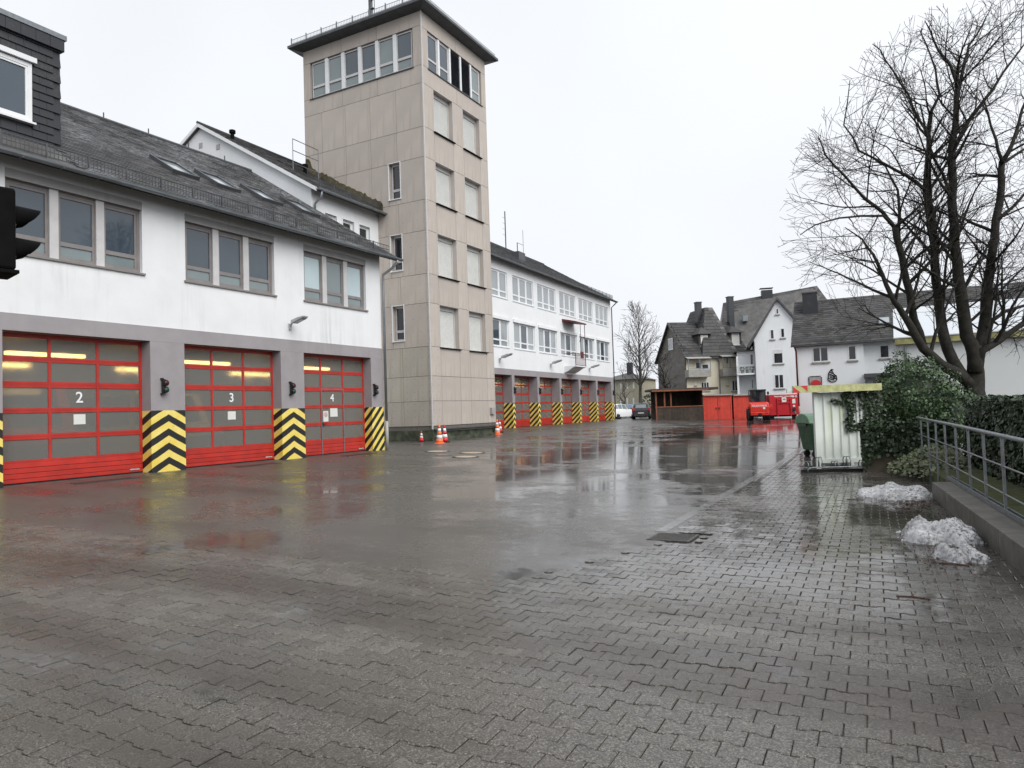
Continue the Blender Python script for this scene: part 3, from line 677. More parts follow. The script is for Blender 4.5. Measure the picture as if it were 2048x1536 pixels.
# balcony with red steel frame
bx0,bx1=51.55,53.75; 
mb=MB(); mb.prism([(-1.0,4.62),(0,4.62),(0,4.12),(-.35,4.25),(-.75,4.5),(-1.0,4.56)],bx0,bx1,'x'); BA=mb.build('balcony','main_white',B)
mb=MB(); 
for a in (bx0+.02,bx1-.02): mb.tube([(a,-.98,4.62),(a,-.98,8.0 if a>52 else 5.6)],.025,6)
mb.box(bx0,bx1,-1.0,-.96,5.56,5.6).box(bx0,bx1,-1.0,-.96,4.66,4.7).box(bx0,bx0+.03,-1,0,5.56,5.6).box(bx1-.03,bx1,-1,0,5.56,5.6)
k=bx0+.1
while k<bx1: mb.box(k-.012,k+.012,-.99,-.97,4.66,5.58); k+=.2
mb.build('railing','dark_red',BA)
mb=MB(); mb.prism([(-1.1,8.05),(0,8.3),(0,8.12),(-1.1,7.95)],bx0-.1,bx1+.1,'x'); mb.build('canopy','dark_red',BA)
mb=MB(); mb.tube([(52.8,-.98,5.7),(52.8,-.98,8.0)],.02,6).prism([(52.55,6.5),(52.85,6.5),(52.85,7.2)],-.99,-.97,'y'); mb.build('pennant_pole','dark_zinc',BA)
MB().box(52.5,53.1,-1.08,-1.02,5.25,5.75).build('siren_box','dark_red',BA)
mb=MB()
for r_,(n_,w_) in enumerate(((7,.14),(7,.14),(4,.12))):
    for k in range(n_): mb.box(52.05+k*.17+(.2 if r_==2 else 0),52.05+k*.17+w_+(.2 if r_==2 else 0),-.026,-.021,3.95-r_*.11-.06,3.95-r_*.11+.02)
mb.build('lettering','dark_red',B)
LAB=['left of door seven on the main building, next to the tower','above doors eight and nine of the main building','right of the balcony on the main building']
for (s,z),l in zip([(40.75,4.62),(48.9,4.62),(57.0,4.62)],LAB): wall_lamp(FM.w(s,0,z),FM.rz,'grey floodlight '+l,1.15)
for i,((a,b),l) in enumerate(zip(PR,['left of door seven, first beyond the tower','between doors seven and eight','between doors eight and nine','between doors nine and ten','just right of door ten','on the far corner pier of the main building'])):
    fixed_signal(FM.w((a+b)/2+.05,-.02,2.65),FM.rz,'small black door signal '+l)
# ================================================================ tower
FT=Frame((-19.3,27.75,0),PI/2)
T=thing('hose_tower','tall beige panel clad hose tower with dark overhanging roof','tower',FT.o,FT.rz)
TX,TY=5.98,7.56
XJ=[0,.87,2.55,3.52,5.18,TX]; ZJ=[.70,1.87,3.05,4.44,6.5,7.88,9.94,11.41,13.46,14.91,17.01]
RW=[(a,b,c,d) for c,d in ((4.44,6.48),(7.88,9.93),(11.41,13.45),(14.91,17.0)) for a,b in ((.87,2.55),(3.52,5.18))]
RT=(.50,5.52,17.88,19.75); LT=(.52,7.1,17.88,19.8)
LWs=[(1.47,2.15,4.81,6.5),(1.47,2.15,8.2,9.94),(1.47,2.15,11.7,13.46)]
mb=MB(); rv=MB(); wall_open(mb,.03,TX,.45,20.5,RW+[RT],.40,.034,rv=rv); wall_open(mb,.034,TY,.45,20.5,LWs+[LT],.40,.034,side='x',rv=rv); 
def reveal(h,side):
    a,b,c,d=h; y0,y1=.034,.434; P=(lambda u,t,z:(u,t,z)) if side=='r' else (lambda u,t,z:(t,u,z))
    MB().quad(P(a,y0,c),P(a,y1,c),P(a,y1,d),P(a,y0,d)).quad(P(b,y1,c),P(b,y0,c),P(b,y0,d),P(b,y1,d)).quad(P(a,y1,c),P(a,y0,c),P(b,y0,c),P(b,y1,c)).quad(P(a,y0,d),P(a,y1,d),P(b,y1,d),P(b,y0,d)).build('reveal','panel',T)
for h in RW+[RT]: reveal(h,'r')
for h in LWs+[LT]: reveal(h,'l')
mb.quad((TX,.034,.3),(TX,TY,.3),(TX,TY,20.5),(TX,.034,20.5)); mb.quad((TX,TY,.3),(0,TY,.3),(0,TY,20.5),(TX,TY,20.5)); mb.quad((0,0,20.5),(TX,0,20.5),(TX,TY,20.5),(0,TY,20.5))
mb.build('wall','joint_dark',T)
g=.009
def panel_r(a,b,c,d):
    q=MB().box(a+g,b-g,0,.034,c+g,d-g); q.build('facade_panel','panel',T,org=((a+b)/2,.017,(c+d)/2))
def panel_l(a,b,c,d): MB().box(0,.034,a+g,b-g,c+g,d-g).build('facade_panel','panel_low' if c<4.4 else 'panel',T,org=(.017,(a+b)/2,(c+d)/2))
for c,d in zip(ZJ,ZJ[1:]):
    for a,b in zip(XJ,XJ[1:]):
        cx,cz=(a+b)/2,(c+d)/2
        if any(h[0]<cx<h[1] and h[2]<cz<h[3] for h in RW): continue
        panel_r(a if a else .036,b,c,d)
for a,b in ((.036,3.0),(3.0,TX)): panel_r(a,b,17.01,17.88); panel_r(a,b,19.75,20.5)
panel_r(.036,.5,17.88,19.75); panel_r(5.52,TX,17.88,19.75)
YJ=[0,1.62,3.22,4.80,6.37,TY]
for c,d in zip(ZJ,ZJ[1:]):
    hw=[h for h in LWs if h[2]<d-.1 and h[3]>c+.1]
    if hw:
        h=hw[0]
        for a,b in ((0,1.47),(2.15,3.22),(3.22,4.8),(4.8,6.37),(6.37,TY)): panel_l(a,b,c,d)
        if h[2]>c+.05: panel_l(1.47,2.15,c,h[2])
    else:
        for a,b in zip(YJ,YJ[1:]): panel_l(a,b,c,d)
for a,b in ((0,2.68),(2.68,4.96),(4.96,TY)): panel_l(a,b,17.01,17.88); panel_l(a,b,19.8,20.5)
panel_l(0,.52,17.88,19.8); panel_l(7.1,TY,17.88,19.8)
# rivets
mb=MB(); 
def riv(m,x,y,z,side):
    r_=.016; n=6
    vs=[((x+r_*math.cos(2*PI*k/n),-.004,z+r_*math.sin(2*PI*k/n)) if side=='r' else (-.004,y-r_*math.cos(2*PI*k/n),z+r_*math.sin(2*PI*k/n))) for k in range(n)]
    m.add(vs,[tuple(range(n))])
for c,d in zip(ZJ,ZJ[1:]):
    if c>11: break
    zs=[c+.12+(d-c-.24)*k/3 for k in range(4)]
    for z in zs:
        yy=[.1,.5,.95,1.4,2.25,2.75,3.12,3.35,3.8,4.3,4.7]
        for y in yy: riv(mb,0,y,z,'l')
        riv(mb,.12,0,z,'r'); riv(mb,.62 if c<4.4 else .12,0,z,'r')
mb.build('rivets','iron',T,kind='stuff')
MB().box(-.022,.034,-.022,.034,.55,20.5).build('corner_strip','mullion_light',T)
# shuttered openings
for a,b,c,d in RW:
    mb=MB(); k=c+.03
    while k<d-.22: mb.prism([(.30,k),(.285,k+.015),(.285,k+.045),(.30,k+.055)],a+.07,b-.07,'x'); k+=.058
    o=mb.build('roller_shutter','shutter',T)
    m=MB(); m.box(a+.001,a+.07,.24,.36,c,d).box(b-.07,b-.001,.24,.36,c,d).box(a+.07,b-.07,.24,.36,d-.2,d); m.build('shutter_frame','mullion_light',o)
    MB().box(a-.06,b+.10,-.09,.3,c-.05,c-.004).build('sill','black_matte',o)
    m=MB(); m.box(a-.022,a,-.012,.03,c,d+.02).box(b,b+.022,-.012,.03,c,d+.02).box(a,b,-.012,.03,d,d+.02); m.build('trim','mullion_light',o)
for a,b,c,d in LWs:   # narrow stair windows on the left face
    m=MB(); m.box(.20,.27,a+.02,a+.10,c,d).box(.20,.27,b-.10,b-.02,c,d).box(.20,.27,a+.1,b-.1,d-.1,d).box(.20,.27,a+.1,b-.1,c,c+.1).box(.19,.27,a+.1,b-.1,c+.42,c+.54)
    o=m.build('stair_window','mullion_light',T)
    MB().box(.23,.24,a+.1,b-.1,c+.54,d-.1).build('pane','pane_dark',o); MB().box(.23,.24,a+.1,b-.1,c+.1,c+.42).build('pane','pane_dark',o)
    m=MB(); m.box(-.025,.03,a-.03,a,c-.03,d+.03).box(-.025,.03,b,b+.03,c-.03,d+.03).box(-.025,.03,a,b,d,d+.03).box(-.06,.2,a-.04,b+.04,c-.04,c-.002); m.build('trim','white_plastic',o)
# glazed top storey
a,b,c,d=RT; n=5; cw=(b-a)/n
for k in range(n):
    u,v=a+k*cw,a+(k+1)*cw
    if k in (2,3):
        m=MB(); z=c+.06
        while z<d-.08: m.prism([(.06,z),(.11,z+.055),(.12,z+.05),(.07,z-.005)],u+.07,v-.07,'x'); z+=.062
        o=m.build('louvre','louvre_blue',T); MB().box(u+.07,v-.07,.14,.16,c+.02,d-.02).build('backing','black',o)
    else: window(T,u+.06,v-.06,c+.03,d-.03,.08,1,.3,.05,.1,'mullion_light',['pane_pale' if k==4 else 'pane'],d=.08,inset=.05,name='top_window')
    if k: MB().box(u-.07,u+.07,.03,.2,c,d).build('mullion','white_plastic',T)
MB().box(a-.04,b+.04,-.05,.2,c-.05,c-.002).build('sill','dark_zinc',T)
a,b,c,d=LT; n=6; cw=(b-a)/n
for k in range(n):
    u,v=a+k*cw,a+(k+1)*cw; m=MB(); i=.05; X0,X1=.08,.16
    u2,v2=u+.09,v-.09
    m.box(X0,X1,u2,u2+i,c+.03,d-.03).box(X0,X1,v2-i,v2,c+.03,d-.03).box(X0,X1,u2+i,v2-i,d-.1,d-.03).box(X0,X1,u2+i,v2-i,c+.03,c+.1).box(X0-.01,X1,u2+i,v2-i,c+.55,c+.67)
    o=m.build('top_window','mullion_light',T)
    MB().box(.12,.13,u2+i,v2-i,c+.67,d-.1).build('pane','pane_pale' if k in(1,4,5) else 'pane',o); MB().box(.12,.13,u2+i,v2-i,c+.1,c+.55).build('pane','pane_pale',o)
    if k: MB().box(.03,.2,u-.10,u+.10,c,d).build('mullion','white_plastic',T)
MB().box(-.05,.2,a-.04,b+.04,c-.05,c-.002).build('sill','dark_zinc',T)
MB().box(.3,TX-.3,.42,TY-.3,17.3,17.4).build('top_floor','interior',T)
# roof
ov=.56; ez=20.62
mb=MB(); mb.add([(-ov,-ov,ez),(TX+ov,-ov,ez),(TX+ov,TY+ov,ez),(-ov,TY+ov,ez),(-ov,-ov,ez+.13),(TX+ov,-ov,ez+.13),(TX+ov,TY+ov,ez+.13),(-ov,TY+ov,ez+.13),(2.9,3.2,ez+1.0),(2.9,4.4,ez+1.0),(0,0,20.5),(TX,0,20.5),(TX,TY,20.5),(0,TY,20.5)],
 [(0,1,5,4),(1,2,6,5),(2,3,7,6),(3,0,4,7),(4,5,8),(5,6,9,8),(6,7,9),(7,4,8,9),(10,11,1,0),(11,12,2,1),(12,13,3,2),(13,10,0,3)])
mb.build('roof','dark_zinc',T)
mb=MB()
for y in [(-ov+.2)+k*.1 for k in range(int((TY+2*ov-.4)/.1))]: mb.box(-ov+.06,-ov+.07,y,y+.012,ez+.10,ez+.42)
for h in (.2,.4): mb.box(-ov+.07,-ov+.085,-ov+.2,TY+ov-.2,ez+h,ez+h+.02)
for y in [-ov+.2+k*1.03 for k in range(9)]: mb.box(-ov+.04,-ov+.1,y-.02,y+.02,ez+.1,ez+.5)
for x in [(-ov+.2)+k*.1 for k in range(int((TX+2*ov-.4)/.1))]: mb.box(x,x+.012,-ov+.06,-ov+.07,ez+.10,ez+.3)
mb.box(-ov+.2,TX+ov-.2,-ov+.07,-ov+.085,ez+.27,ez+.29)
mb.build('snow_guard','zinc',T)
mb=MB(); mb.tube([(1.25,4.0,ez+.3),(1.25,4.0,ez+5.5)],.11,8).tube([(1.25,3.75,ez+.3),(1.25,3.75,ez+5)],.02,5)
for k in range(8): mb.box(1.15,1.3,3.75,4.0,ez+.7+k*.5,ez+.73+k*.5)
mb.build('antenna_mast','dark_zinc',T)
MB().lathe([(.02,0),(.2,.05),(.2,.3),(.02,.36)],(.4,4.0,ez+.2),12).build('satellite_drum','dark_zinc',T)
# plinth with ledge
MB().box(-.05,TX-.1,-.06,TY,-.3,.50).build('plinth','moss_concrete',T)
mb=MB(); mb.box(.0,TX+.02,-.16,-.06,.50,.56).box(.0,TX+.02,-.2,-.16,.44,.47); mb.build('plinth_ledge','dark_zinc',T)
MB().box(.05,TX-.05,-.30,-.06,-.3,.17).build('base_kerb','moss_concrete',T)
MB().box(5.35,5.72,-.14,.0,1.15,1.5).build('junction_box','box_grey',T)
# ================================================================ things on the yard
def cone(loc,h,mat,bands,label,base='round'):
    t=thing('traffic_cone',label,'cone',loc,rng.uniform(0,1),'traffic cones by the tower')
    r0,r1=.16*h/.7,.03*h/.7
    zz=[.04*h]+[q*h for q in bands]+[h]
    rad=lambda z:r0*.9+(r1-r0*.9)*(z-.04*h)/(h-.04*h)
    for i,(a,b) in enumerate(zip(zz,zz[1:])):
        MB().lathe([(rad(a),a),(rad(b),b)],n=20).build('body' if i%2==0 else 'reflective_band',mat if i%2==0 else 'reflective_white',t,True)
    MB().lathe([(r1*.7,h-.001),(r1*.8,h+.01),(r1*.3,h+.012)],n=12).build('tip',mat,t)
    if base=='round': MB().lathe([(r0*1.35,0),(r0*1.35,.02*h),(r0*.95,.05*h),(r0*.9,.06*h)],n=20).build('base',mat,t)
    else: 
        mb=MB(); s=r0*1.25; mb.prism([(s,s*.6),(s*.6,s),(-s*.6,s),(-s,s*.6),(-s,-s*.6),(-s*.6,-s),(s*.6,-s),(s,-s*.6)],0,.05*h,'z'); mb.build('base','rubber' if mat=='cone_red' else mat,t)
    return t
def gz(x,y): return (x,y,zt(x,y))
cone(gz(-19.3,26.85),.50,'cone_red',(.38,.53,.60,.8),'small red and white traffic cone alone left of the tower corner','sq')
cone(gz(-17.3,25.37),.80,'cone_orange',(.25,.45,.62,.8),'orange and white traffic cone at the tower corner')
cone(gz(-17.66,26.3),.76,'cone_red',(.27,.47,.62,.82),'red and white traffic cone right beside the orange one at the tower corner','sq')
cone(gz(-19.0,33.3),.80,'cone_orange',(.22,.42,.62,.8),'orange and white traffic cone at the far tower edge near the first pier')
cone(gz(-19.75,34.9),.72,'cone_red',(.27,.47,.62,.82),'red and white traffic cone half hidden behind the far orange cone','sq')
def lid(x,y,r,label,mat='concrete_lid'):
    t=thing('manhole_cover',label,'manhole cover',(x,y,zt(x,y)+.003),0,'manhole covers before the tower'); t.rotation_euler=(0,math.atan(.03),0)
    MB().lathe([(r,-.02),(r,.006),(r*.98,.008),(r*.80,.008)],n=28).build('rim','iron',t); MB().lathe([(r*.78,-.02),(r*.78,.011),(r*.7,.013)],n=28).build('lid',mat,t)
lid(-14.5,21.1,.46,'round manhole cover farthest left, nearest the tower corner'); lid(-12.99,20.97,.46,'round manhole cover on the right, farther of the two'); lid(-12.26,19.4,.44,'round manhole cover nearest to the camera')
mb=MB(); mb.box(-.28,.28,-.2,.2,-.02,.006); o=mb.build('cover_plate','gutter_concrete',None,bevel=.004); o.location=(-13.37,19.84,zt(-13.37,19.84)+.004); o.rotation_euler=(0,math.atan(.03),.5); tag(o,'small pale square cover plate between the manhole covers','cover plate')
# drain grate of the gutter
t=thing('drain_grate','square iron drain grate at the end of the concrete gutter','drain',(-2.65,9.08,zt(-2.65,9.08)),0)
MB().box(-.25,.25,-.25,.25,-.06,-.045).build('sump','black_matte',t)
mb=MB(); mb.box(-.27,-.235,-.26,.26,-.06,.007).box(.235,.27,-.26,.26,-.06,.007).box(-.235,.235,-.26,-.23,-.06,.007).box(-.235,.235,.23,.26,-.06,.007); mb.build('frame','iron',t)
for k in range(8): MB().box(-.235,.235,-.215+k*.056,-.185+k*.056,-.03,.006).build('bar','iron',t)
# near traffic signal, cut by the left edge of the photograph
e=Vector((CR.x,CR.y,0)).normalized(); sig=CAM+ray(-42,458)*5.0
t=thing('traffic_signal','large black two-lens traffic signal with hooded lenses at the left edge','traffic light',(sig.x,sig.y,zt(sig.x,sig.y)),math.atan2(e.y,e.x)+R(48)); zb=sig.z-zt(sig.x,sig.y)
mb=MB(); mb.box(-.13,.185,-.15,.15,zb-.285,zb+.29); mb.build('housing','black_matte',t,bevel=.02)
mb=MB(); mb.box(-.14,.20,-.155,.155,zb-.31,zb-.287); mb.build('housing_foot','black_matte',t)
for dz in (.10,-.19+.06):
    m=MB(); n=14; r0=.105; vs=[]; fs=[]
    for k in range(n+1):
        a=-.15*PI+1.3*PI*k/n
        c,s=math.cos(a),math.sin(a); L_=.03+.15*math.sqrt(max(0,(s+.45)/1.45))
        vs+=[(.186,r0*c,dz+r0*s),(.186+L_,r0*.95*c,dz+r0*.95*s-.04*L_),(.186,r0*.93*c,dz+r0*.93*s),(.186+L_,r0*.88*c,dz+r0*.88*s-.04*L_)]
    for k in range(n):
        q=k*4; fs+=[(q,q+4,q+5,q+1),(q+2,q+3,q+7,q+6),(q+1,q+5,q+7,q+3)]
    vs=[(x,y,z+zb) for x,y,z in vs]; m.add(vs,fs); m.build('hood','black_matte',t,True)
    q=MB().lathe([(.09,0),(.07,.02),(.02,.03)],n=18); me=q.mesh('lens','lens_red' if dz>0 else 'lens_green',True); me.transform(Matrix.Translation((.187,0,zb+dz))@Matrix.Rotation(PI/2,4,'Y')); link('lens',me,t)
mb=MB(); mb.tube([(-.35,0,-.3),(-.35,0,zb+.6)],.06,12); mb.build('pole','galvanised',t,True)
mb=MB(); mb.box(-.35,-.13,-.02,.02,zb+.2,zb+.24).box(-.35,.03,-.02,.02,zb-.36,zb-.325); mb.build('bracket','galvanised',t)
# ================================================================ wheeled vehicles
def wheel(P,x,y,r,wd,name='wheel'):
    q=MB().lathe([(r*.55,-wd/2),(r*.9,-wd/2),(r,-wd/2*.7),(r,wd/2*.7),(r*.9,wd/2),(r*.55,wd/2)],n=20); me=q.mesh('tyre','rubber',True); me.transform(Matrix.Translation((x,y,r))@Matrix.Rotation(PI/2,4,'X')); o=link(name,me,P)
    q=MB().lathe([(r*.6,-wd/2*.85),(r*.25,-wd/2*.6),(r*.2,wd/2*.6),(r*.6,wd/2*.85)],n=14); me=q.mesh('rim','zinc',False); me.transform(Matrix.Translation((x,y,r))@Matrix.Rotation(PI/2,4,'X')); link('rim',me,o)
def paint(name,c):
    m=NT(name); m.set(c,.25,0,.5,.6); return name
paint('car_white',(.78,.79,.80)); paint('car_dark',(.018,.014,.02)); paint('car_blue',(.02,.12,.26)); paint('van_red',(.55,.04,.02)); paint('van_white',(.7,.7,.68))
NT('tail_red').set((.5,.02,.03),.2); NT('plate').set((.8,.8,.78),.4); NT('headlight').set((.7,.72,.75),.1)
def car(label,loc,rz,paintm,L=4.0,Wd=1.72,H=1.5,kind='hatch',group='cars parked beyond the main building',name='parked_car'):
    t=thing(name,label,'car' if kind!='van' else 'van',loc,rz,group); h=L/2; w=Wd/2
    if kind=='hatch':   # x, bottom, belt, roof(or None), half width belt, half width roof   (front is +x)
        S=[(-h,.42,.80,.80,.80,.80),(-h+.06,.28,.95,1.0,.93,.80),(-h+.35,.24,.98,H-.16,.97,.74),(-h+.75,.22,.98,H-.03,1,.76),(-h+1.5,.22,.96,H,1,.77),(-h+2.3,.22,.94,H-.05,1,.76),(-h+3.05,.22,.92,.95,1,.84),(h-.35,.22,.84,.84,.98,.9),(h-.06,.28,.70,.70,.86,.8),(h,.40,.58,.58,.74,.7)]
    else:
        S=[(-h,.5,1.1,H-.05,.96,.9),(-h+.1,.35,1.1,H,1,.92),(h-1.6,.35,1.15,H,1,.92),(h-1.1,.35,1.15,H-.1,1,.9),(h-.65,.35,1.12,1.2,1,.9),(h-.1,.35,1.0,1.02,.96,.9),(h,.45,.85,.86,.88,.85)]
    ring=lambda s:[(s[0],-w*s[4]*.94,s[1]),(s[0],-w*s[4],(s[1]+s[2])/2+.02),(s[0],-w*s[4]*.97,s[2]),(s[0],-w*s[5],max(s[3]-.02,s[2])),(s[0],-w*s[5]*.8,s[3]),(s[0],w*s[5]*.8,s[3]),(s[0],w*s[5],max(s[3]-.02,s[2])),(s[0],w*s[4]*.97,s[2]),(s[0],w*s[4],(s[1]+s[2])/2+.02),(s[0],w*s[4]*.94,s[1])]
    mb=MB(); gl=MB(); n=10
    for s in S: mb.v+=ring(s)
    glass_=[]
    for i in range(len(S)-1):
        for k in range(n):
            q=(i*n+k,(i+1)*n+k,(i+1)*n+(k+1)%n,i*n+(k+1)%n); mb.f.append(q)
            tall=max(S[i][3]-S[i][2],S[i+1][3]-S[i+1][2])>.3
            if tall and (k in (2,6) or (k in (4,) and min(S[i][3]-S[i][2],S[i+1][3]-S[i+1][2])<.3)): glass_.append(q)
    mb.f.append(tuple(range(n))[::-1]); e=(len(S)-1)*n; mb.f.append(tuple(range(e,e+n)))
    mb.build('body',paintm,t,True).modifiers.new('e','EDGE_SPLIT').split_angle=R(35)
    for q in glass_:
        P=[Vector(mb.v[i]) for i in q]; c=sum(P,Vector())/4; nrm=(P[1]-P[0]).cross(P[2]-P[0]); nrm=nrm.normalized() if nrm.length>1e-9 else Vector((0,0,1))
        if nrm.dot(c-Vector((c.x*.6,0,.8)))<0: nrm=-nrm
        PP=[p+(c-p)*.13+nrm*.012 for p in P]; MB().quad(*PP).build('window','pane_pale' if kind=='hatch' else 'pane_dark',t)
    wr=.31 if kind=='hatch' else .36
    for sx in (-h+.72,h-.75):
        for sy in (-1,1): wheel(t,sx,sy*(w-.12),wr,.2)
    for sy in (-1,1):
        MB().box(-h-.005,-h+.10,sy*w*.80-.13,sy*w*.80+.13,.78,1.02).build('tail_light','tail_red',t,bevel=.03)
        MB().box(h-.16,h-.02,sy*w*.66-.14,sy*w*.66+.14,.60,.74).build('headlight','headlight',t,bevel=.02)
        MB().box(h-2.0,h-1.85,sy*w-.06 if sy<0 else w-.02,sy*w+.02 if sy<0 else w+.14,.95,1.08).build('mirror',paintm,t,bevel=.02)
    MB().box(-h-.012,-h+.02,-.26,.26,.52,.63).build('licence_plate','plate',t); MB().box(-h-.02,-h+.3,-w*.8,w*.8,.28,.42).build('bumper',paintm,t,bevel=.03)
    return t
def fpos(px,depth): 
    d=ray(px,790); P=CAM+d*depth; return (P.x,P.y,zt(P.x,P.y))
base_az=math.atan2(CF.y,CF.x)
car('dark purple hatchback seen from behind, parked beside the wooden shelter',fpos(1282,67),base_az-R(12),'car_dark')
car('white hatchback half hidden by the far corner of the main building',fpos(1236,72.5),base_az-R(40),'car_white',L=4.2)
car('blue car parked behind the white and dark cars',fpos(1268,82),base_az+R(185),'car_blue')
car('orange red vehicle behind the panes of door two',FW.w(9.9,3.75,0),0,'van_red',L=5.6,Wd=2.0,H=2.4,kind='van',group='vehicles inside the hall',name='parked_van')
car('white vehicle behind the panes of door three',FW.w(14.0,3.6,0),0,'van_white',L=5.2,Wd=1.95,H=2.2,kind='van',group='vehicles inside the hall',name='parked_van')
# ---------------------------------------------------------------- yard end: wooden shelter and red sheds
thf=math.atan2(e.y,e.x) if False else math.atan2(CR.y,CR.x)
o_=CAM+ray(1311,800)*60.; FS=Frame((o_.x,o_.y,0),thf)
def planks(P,name,mat,x0,x1,z0,z1,y,w=.14,d=.025):
    x=x0
    while x<x1-.03: MB().box(x+.004,min(x+w,x1)-.004,y,y+d,z0,z1).build(name,mat,P); x+=w
def wooden_shelter():
    x1,zr=FS.at(1405,781); x0,_=FS.at(1310,781); zf=FS.at(1310,836.5)[1]; zm=FS.at(1350,813)[1]; zr=FS.at(1350,781.5)[1]
    zg=min(zf,.05)-.1
    t=thing('wooden_shelter','dark wooden open shelter with orange rail beside the red sheds','shelter',FS.o,FS.rz)
    planks(t,'plank','wood_dark',x0,x1,zg,zm-.06,0.); planks(t,'plank','wood_dark',x0+1.6,x1,zm-.06,zr-.2,2.4,.2)
    MB().box(x0-.03,x1,-.04,.05,zm-.055,zm+.03).build('rail','wood_trim',t)
    for x in (x0,x0+.72,x0+1.25): MB().box(x,x+.11,.03 if x>x0 else -.03,.14 if x>x0 else .08,zm+.03 if x>x0 else zg,zr-.03).build('post','wood_trim',t)
    MB().box(x0-.35,x1+1.2,-.4,2.8,zr,zr+.17).build('roof','wood_dark',t); MB().box(x0-.36,x1+.4,-.43,-.402,zr-.04,zr+.09).build('fascia','wood_trim',t)
    MB().box(x0-.3,x1+1.2,-.38,2.75,zr+.172,zr+.2).build('roof_felt','dark_zinc',t)
    MB().box(x0+.1,x1,2.43,2.5,zg,zr).build('back_wall','wood_dark',t); MB().box(x1-.06,x1-.01,.06,2.4,zg,zr).build('side_wall','wood_dark',t)
    return x1
def red_shed(pxa,pxb,label,nd,y0=.12):
    a,_=FS.at(pxa,800); b,_=FS.at(pxb,800); zr=FS.at((pxa+pxb)/2,791)[1]; zg=-.12
    t=thing('red_shed',label,'shed',FS.o,FS.rz,'red wooden sheds at the yard end')
    MB().box(a,b,y0+.05,3,zg,zr).build('body','wood_dark',t); MB().box(a-.02,b+.02,y0-.15,3.1,zr+.001,zr+.1).build('roof','box_grey',t)
    m=MB(); m.box(a,a+.10,y0-.01,y0+.05,zg,zr-.02).box(b-.10,b,y0-.01,y0+.05,zg,zr-.02).box(a+.1,b-.1,y0-.01,y0+.05,zr-.12,zr-.02); m.build('door_frame','red_wood',t)
    w=(b-a-.2)/nd
    for k in range(nd):
        u=a+.1+k*w; dd=MB().box(u+.01,u+w-.01,y0+.03,y0+.045,zg+.12,zr-.13).build('door','red_wood',t)
        planks(dd,'plank','red_wood',u+.02,u+w-.02,zg+.13,zr-.14,y0+.012,.13,.02)
        MB().box(u+(w-.16 if k%2==0 else .08),u+(w-.08 if k%2==0 else .16),y0-.03,y0+.011,zg+1.0,zg+1.15).build('handle','black',dd)
wooden_shelter(); red_shed(1407,1464,'red plank shed with double doors next to the wooden shelter',2); red_shed(1467.5,1503,'red plank shed door half hidden by the loader',1)
# ---------------------------------------------------------------- red roll-off container
def container():
    o=CAM+ray(1543,800)*59.; F_=Frame((o.x,o.y,0),thf+R(4))
    x1,zt_=F_.at(1596,788); x0=F_.at(1538,788)[0]; zb=.10; W_=x1-x0
    t=thing('roll_off_container','red fire brigade roll-off container with hook plate and white lettering','container',F_.o,F_.rz)
    mb=MB(); mb.box(x0,x1,0,5.5,zb+.12,zt_); mb.build('body','container_red',t,bevel=.02)
    c0,zc=F_.at(1555,803); c1=F_.at(1579.5,803)[0]; zc=F_.at(1567,804)[1]
    mb=MB(); mb.box(c0-.08,c0,-.08,0,zb,zc+.3).box(c1,c1+.08,-.08,0,zb,zc+.3).box(c0,c1,-.08,0,zc-.1,zc).box(c0,c1,-.07,0,zb+.13,zb+.2); mb.build('hook_frame','container_red',t)
    cm=(c0+c1)/2
    mb=MB(); mb.tube([(c0-.05,-.06,zc+.3),(c0+.15,-.08,zc+.18),(cm-.2,-.08,zc+.15)],.025,6).tube([(c1+.05,-.06,zc+.3),(c1-.15,-.08,zc+.18),(cm+.2,-.08,zc+.15)],.025,6); mb.build('hook_bar','loader_red',t)
    MB().box(cm-.19,cm+.19,-.09,-.07,zc+.0,zc+.38).build('hook_plate','paper',t)
    MB().prism([(cm-.16,zc+.16),(cm,zc+.3),(cm+.16,zc+.16),(cm+.1,zc+.16),(cm,zc+.22),(cm-.1,zc+.16)],-.1,-.091,'y').build('hook','black',t)
    text('Feuerwehr Lüdenscheid',.17,'reflective_white',t,'lettering',face_front(cm+.05,-.006,F_.at(1567,792.5)[1]))
    text('AB-G',.24,'reflective_white',t,'lettering',face_front(F_.at(1587.5,792.5)[0],-.006,F_.at(1587,792.5)[1]))
    x,z=F_.at(1587.5,802); MB().box(x-.13,x+.13,-.012,-.001,z-.19,z+.17).build('sign','paper',t)
    x,z=F_.at(1588,812); MB().box(x-.09,x+.09,-.012,-.001,z-.06,z+.08).build('sign','paper',t)
    x,z=F_.at(1588,820); MB().box(x-.16,x+.14,-.012,-.001,z-.16,z+.16).build('recess','black',t); MB().box(x+.02,x+.16,-.05,-.013,z-.3,z-.1).build('coupling','galvanised',t)
    for x in (x0+.3,x1-.3): 
        q=MB().lathe([(.11,-.15),(.11,.15)],n=12); me=q.mesh('roller','black'); me.transform(Matrix.Translation((x,.3,zb+.01))@Matrix.Rotation(PI/2,4,'Y')); link('roller',me,t)
    MB().box(x0+.1,x1-.1,.2,5.3,zb-.0,zb+.119).build('skid','black_matte',t)
container()
